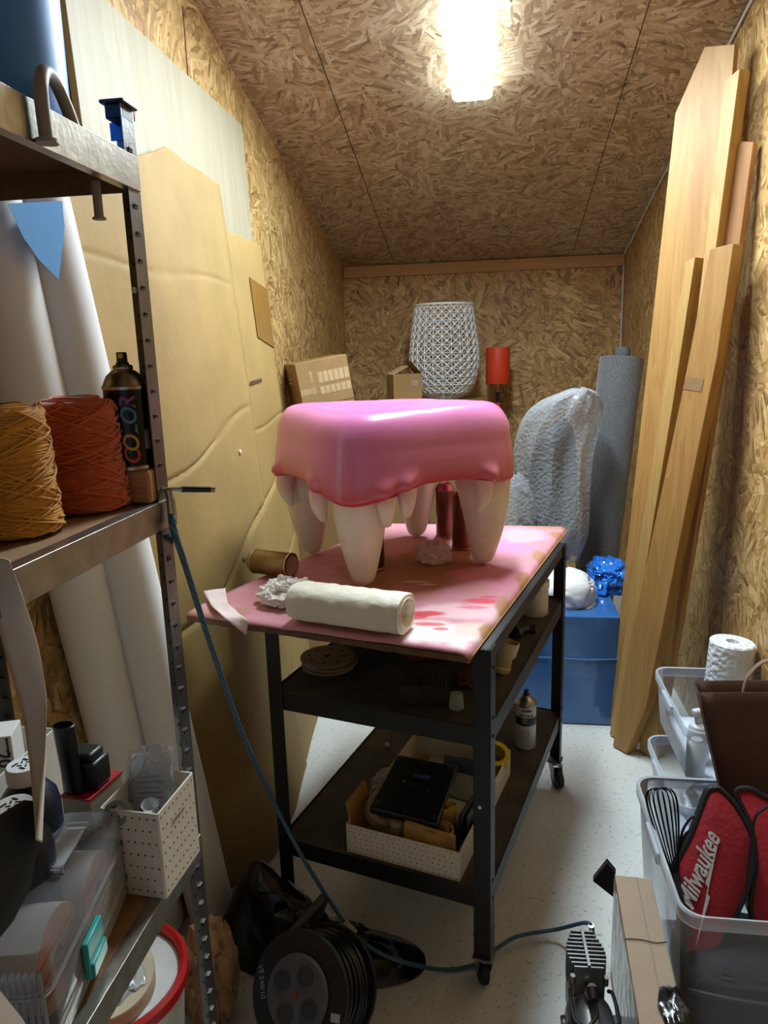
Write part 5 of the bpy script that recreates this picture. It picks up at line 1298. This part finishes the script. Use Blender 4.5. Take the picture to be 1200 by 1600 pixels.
# brown paper bag standing at the back of the near bin
pbg = thing('paper_bag', 'dark brown paper carrier bag standing between the bins', 'bag', (.70, 1.785, .0))
M_DKP = M('brown_kraft_bag', (92, 62, 46), .7, 0, .12, 4, .2, 10)
zt_ = at(1092, 1082, y=1.78)
tl, tr_ = at(1092, 1082, y=1.765), at(1290, 1095, y=1.765); m_ = at(1145, 1235, y=1.765)
tl = V((tl.x, 1.765, tl.z)); tr_ = V((.835, 1.765, tl.z+.015))
def side_sheet(q4):
    def f(u, v):
        p = q4[0].lerp(q4[1], u).lerp(q4[2].lerp(q4[3], u), v); return p+V((0, .006*noise.noise(V((u*3, v*3, 2))), .0))
    return f
o0_ = V(pbg.location)
bl = tl+(m_-tl)*((tl.z-.06)/(tl.z-m_.z)); bl.x = min(bl.x, .69); bl.y = 1.765; brr = V((.745, 1.765, .06))
F = [bl, brr, tl, tr_]; Bk = [p+V((0, .04 if i < 2 else .05, .0 if i < 2 else .008)) for i, p in enumerate(F)]
mb = MB()
for q4 in (F, Bk, [F[0], Bk[0], F[2], Bk[2]], [F[1], Bk[1], F[3], Bk[3]], [F[0], F[1], Bk[0], Bk[1]]): mb.grid(10, 12, side_sheet([p-o0_ for p in q4]))
mb.build('bag_body', M_DKP, pbg, thick=.0012)
h0, h1 = at(1160, 1086, y=1.80), at(1215, 1075, y=1.80)
hp_ = [h0+V((0, .0, -.02)), h0+V((.002, 0, .02)), at(1172, 1052, y=1.80), at(1205, 1030, y=1.80), V((.83, 1.80, at(1205, 1025, y=1.80).z))]
hp_[-2].x = min(hp_[-2].x, .80)
mb = MB()
hs_ = spline([p-o0_ for p in hp_], 8)
mb.grid(len(hs_), 2, lambda u, v: hs_[min(int(round(u*(len(hs_)-1))), len(hs_)-1)]+V((0, .016*v-.008, 0))); mb.build('handle', M('pale_handle', (140, 112, 88), .7), pbg, thick=.002)

# red tool bag in the near bin
RN0 = V((.60, 1.50, .30)); RNn = V((-.18, -.86, .46)).normalized()
M_REDF = M('red_canvas', (168, 30, 42), .8, 0, .14, 7, .25, 90); M_PIPE = M('black_piping', (18, 18, 20), .55, 0, .1, 30, .3, 200)
pix = [(1117, 1231), (1128, 1235), (1150, 1259), (1170, 1295), (1177, 1320), (1174, 1360), (1162, 1402), (1130, 1470), (1092, 1538), (1086, 1538), (1068, 1470), (1056, 1400), (1049, 1371), (1062, 1340), (1080, 1305), (1098, 1258), (1107, 1236)]
RP = [onplane(a_, b__, RN0, RNn) for a_, b__ in pix]; rb0 = sum(RP, V())/len(RP)
rbag = thing('tool_bag', 'red canvas tool bag with black piping and white script in the near bin', 'bag', rb0)
PO = spline([p-rb0 for p in RP], 5, True)
mb = MB(); n_ = len(PO); c_ = sum(PO, V())/n_
def puff(k, s_): return [c_+(p-c_)*k+RNn*s_ for p in PO]
mb.loops([puff(1, -.045), puff(1.0, 0), puff(.93, .006), puff(.6, .013), puff(.3, .016), puff(.02, .017)]).build('body', M_REDF, rbag, ang=60)
MB().tube([p+RNn*.002 for p in PO], .0062, 8, closed=True).tube([p-RNn*.043 for p in PO], .006, 8, closed=True).build('piping', M_PIPE, rbag)
xd = (onplane(1108, 1310, RN0, RNn)-onplane(1073, 1400, RN0, RNn)); yd = xd.cross(RNn)*-1
xd = xd.normalized(); yd = RNn.cross(xd)
lc = onplane(1091, 1358, RN0, RNn)-rb0+RNn*.0175
LG = M('white_embroidery', (220, 216, 212), .7, 0, .1, 60, .3, 200)
text('script_lettering', 'Milwaukee', LG, rbag, face_mtx(lc, xd, yd), .056, shear=.45, depth=.0016, bold=.0012, xs=.72)
b0, b1 = onplane(1121, 1313, RN0, RNn)-rb0+RNn*.019, onplane(1086, 1476, RN0, RNn)-rb0+RNn*.017
bdv = b1-b0; pv = bdv.cross(RNn).normalized()
P1 = [b0, b0+bdv*.42+pv*.008, b0+bdv*.44+pv*.001, b1, b0+bdv*.52-pv*.007, b0+bdv*.50-pv*.001]
MB().prism(P1, RNn*.0015).build('lightning_stroke', LG, rbag)
# second red bag behind, with black lining
pix = [(1150, 1240), (1168, 1232), (1186, 1240), (1215, 1262), (1235, 1330), (1230, 1420), (1195, 1470), (1172, 1420), (1180, 1350), (1172, 1290)]
RN1 = RN0-RNn*.055; RP = [onplane(a_, b__, RN1, RNn) for a_, b__ in pix]
RP = [p if p.x < .745 else V((.745, p.y, p.z)) for p in RP]
r2 = sum(RP, V())/len(RP)
rb2 = thing('tool_bag', 'second red canvas bag with black rim behind the lettered red bag', 'bag', r2)
PO = spline([p-r2 for p in RP], 5, True); c_ = sum(PO, V())/len(PO)
MB().loops([puff(.96, -.04), puff(1.0, 0), puff(.9, .004), puff(.02, .004)]).build('body', M('red_canvas2', (190, 40, 52), .8, 0, .14, 7, .25, 90), rb2, ang=60)
MB().tube([p+RNn*.002 for p in PO], .007, 8, closed=True).build('piping', M_PIPE, rb2)
# dark soft bag filling the lower half of the near bin
nb = thing('soft_bag', 'dark navy soft bag filling the bottom of the near bin under the red bags', 'bag', (.58, 1.50, .016))
MB().blob((0, 0, .105), (.150, .115, .105), .10, 1.2, 5, 71, sq=.5, ridged=True).build('body', M('navy_canvas', (9, 11, 20), .8, 0, .2, 8, .2, 80), nb, ang=50)
MB().tube([(-.15, -.10, .16), (-.05, -.122, .165), (.06, -.12, .16), (.15, -.10, .165)], .005, 8, smooth=5).build('piping', M_PIPE, nb)
# black cord
cdp = [onplane(a_, b__, RN0+RNn*.025, RNn) for a_, b__ in ((1215, 1248), (1196, 1262), (1180, 1277), (1175, 1310), (1170, 1350), (1166, 1390), (1157, 1410))]
cdp = [V((min(p.x, .745), p.y, p.z)) for p in cdp]
tag(MB().tube(cdp, .0035, 8, smooth=6).build('thin_cable', M_BLACKP), 'thin black cord draped over the right side of the lettered red bag', 'cord')
cdp = [onplane(a_, b__, RN0-RNn*.02, RNn) for a_, b__ in ((1062, 1330), (1066, 1300), (1078, 1280), (1088, 1276), (1092, 1290), (1072, 1302), (1064, 1320))]
tag(MB().tube(cdp, .003, 8, smooth=6).build('thin_cable', M_BLACKP), 'coiled black cord between the whisk and the lettered red bag', 'cord')
# whisk
wt, wb_ = onplane(1030, 1232, RN0-RNn*.03, RNn), onplane(1056, 1372, RN0+RNn*.01, RNn)
wd = (wb_-wt); WL = wd.length; wd.normalize()
wk = thing('wire_whisk', 'black wire whisk standing head up in the near bin', 'whisk', wb_)
x, y = frame(wd)
for k in range(9):
    a_ = pi*k/9; dr = x*cos(a_)+y*sin(a_); P = []
    for i in range(-14, 15):
        s_ = i/14; zz = (1-abs(s_)**1.6)              # loop: up one side and down the other
        rr = .036*math.copysign(sin(pi*min(1, abs(s_)**.8*1.0)**.9*.98)**.75 if abs(s_) > .02 else 0, s_)
        hgt = WL*(1-abs(s_)**2.0)
        P.append(-wd*hgt+dr*rr)
    MB().tube(P, .0014, 6, smooth=2).build('wire_loop', metal('dark_wire', (52, 50, 58), .3), wk)
MB().cyl(-wd*.01, wd*.12, .010, .011, n=18).build('handle', M_BLACKP, wk)

# long taped carton between compressor and bin
lb = thing('long_carton', 'long narrow brown carton wrapped in clear tape beside the near bin', 'box', (.335, 1.36, 0), radians(-3))
M_CARD3 = M('cardboard_ochre', (156, 116, 62), .6, 0, .12, 5, .12, 30)
MB().box((0, .0, .148), (.085, .47, .296)).build('body', M_CARD3, lb, bevel=.003)
MB().box((.008, 0, .2965), (.0015, .47, .001)).build('flap_seam', M('seam_brown', (96, 66, 38), .8), lb)
TP = clear('clear_tape', (240, 240, 235), .10, .06, .3, 30)
MB().grid(12, 40, lambda u, v: (-.0425+.085*u, -.235+.47*v, .2978+.0022*abs(noise.noise(V((u*6, v*22, 1)))))).grid(6, 40, lambda u, v: (-.0440-.002*abs(noise.noise(V((u*5, v*20, 7)))), -.235+.47*v, .05+.247*u)).build('tape_wrap', TP, lb, ang=25)
MB().tube([(-.043, .03, .299), (-.01, .032, .3), (.02, .028, .3), (.043, .036, .299)], .0012, 6, smooth=4).build('string', M('dark_string', (60, 44, 34), .8), lb)
p = at(1040, 1560, z=.30)-V((.335, 1.36, 0))
MB().blob((p.x+.02, p.y-.02, .292), (.034, .060, .022), .2, 2, 4, 61).build('black_end_wrap', M('black_wrap', (14, 14, 15), .18, 0, .1, 5, .4, 18), lb)
p = at(945, 1380, z=.26)
tag(MB().prism([at(a_, b__, y=1.655) for a_, b__ in ((926, 1377), (948, 1349), (962, 1366), (960, 1404))], (.004, .022, 0)).build('foam_wedge', M('black_foam', (12, 12, 13), .8), bevel=.002), 'black foam corner piece poking out behind the taped carton', 'foam')

# compressor
cpm = thing('compressor', 'small silver air compressor with black fins on the floor at the bottom', 'compressor', (.225, 1.355, 0), radians(2))
M_SIL = M('brushed_silver', (178, 176, 172), .28, .9, .1, 20); M_CASTA = M('cast_alu', (150, 150, 150), .38, .85, .12, 40)
MB().lathe([(.03, -.17), (.050, -.168), (.053, -.16), (.053, .04), (.050, .052), (.03, .055)], (0, 0, .085), (0, 1, 0), 44).build('motor', M_SIL, cpm)
MB().lathe([(.0535, -.155), (.055, -.152), (.055, -.125), (.0535, -.122)], (0, 0, .085), (0, 1, 0), 44, False, False).build('band', M('motor_band', (60, 60, 62), .4), cpm)
MB().box((0, .10, .085), (.075, .09, .12)).build('crankcase', M_CASTA, cpm, bevel=.008)
mb = MB()
for k in range(10):
    t_ = k/9; wd_ = .052+.036*sin(pi*min(1, t_*.9+.12)); mb.box((0, .055+.0115*k, .165), (wd_, .0045, .075))
mb.build('cooling_fins', M_CASTA, cpm, bevel=.0008)
MB().box((0, .107, .205), (.006, .11, .008)).build('fin_ridge', M_CASTA, cpm)
MB().box((0, .107, .16), (.044, .108, .055)).build('cylinder_core', M('dark_core2', (34, 34, 36), .6), cpm)
MB().cyl((0, .03, .155), (0, .012, .19), .010, n=18).cyl((0, .04, .15), (0, .03, .158), .014, n=6).build('valve_fitting', M_ALU, cpm)
MB().cyl((0, .014, .186), (0, -.008, .178), .012, .009, n=18).build('valve_cap', M_BLACKP, cpm)
MB().tube([(0, -.005, .178), (.004, -.03, .165), (-.012, -.045, .155), (-.022, -.062, .150)], .004, 8, smooth=5).build('air_line', M_BLACKP, cpm)
MB().tube([(-.042, .045, .15), (-.046, .02, .168), (-.047, -.035, .168), (-.040, -.055, .166), (0, -.075, .166), (.040, -.055, .166), (.047, -.035, .168), (.046, .02, .168), (.042, .045, .15)], .0042, 8, smooth=5).build('carry_handle', M_BLACKP, cpm)
for s_ in (-1, 1): MB().cyl((s_*.036, .048, .165), (s_*.036, .048, .185), .006, n=12).build('mount_screw', M_ALU, cpm)
MB().box((.0, -.105, .139), (.026, .022, .006)).build('rocker_switch', M_BLACKP, cpm, bevel=.002)
MB().lathe([(.006, 0), (.024, .0), (.026, .006), (.024, .012), (.006, .012)], (-.066, -.01, .10), (1, 0, .1), 28).build('side_knob', M_BLACKP, cpm)
for s_ in (-1, 1): MB().box((s_*.045, -.02, .010), (.022, .20, .016)).box((s_*.04, -.02, .03), (.006, .18, .03)).build('foot_rail', M_BLACKP, cpm, bevel=.003)
MB().box((.062, .03, .055), (.02, .05, .05)).build('side_housing', M_BLACKP, cpm, bevel=.004)
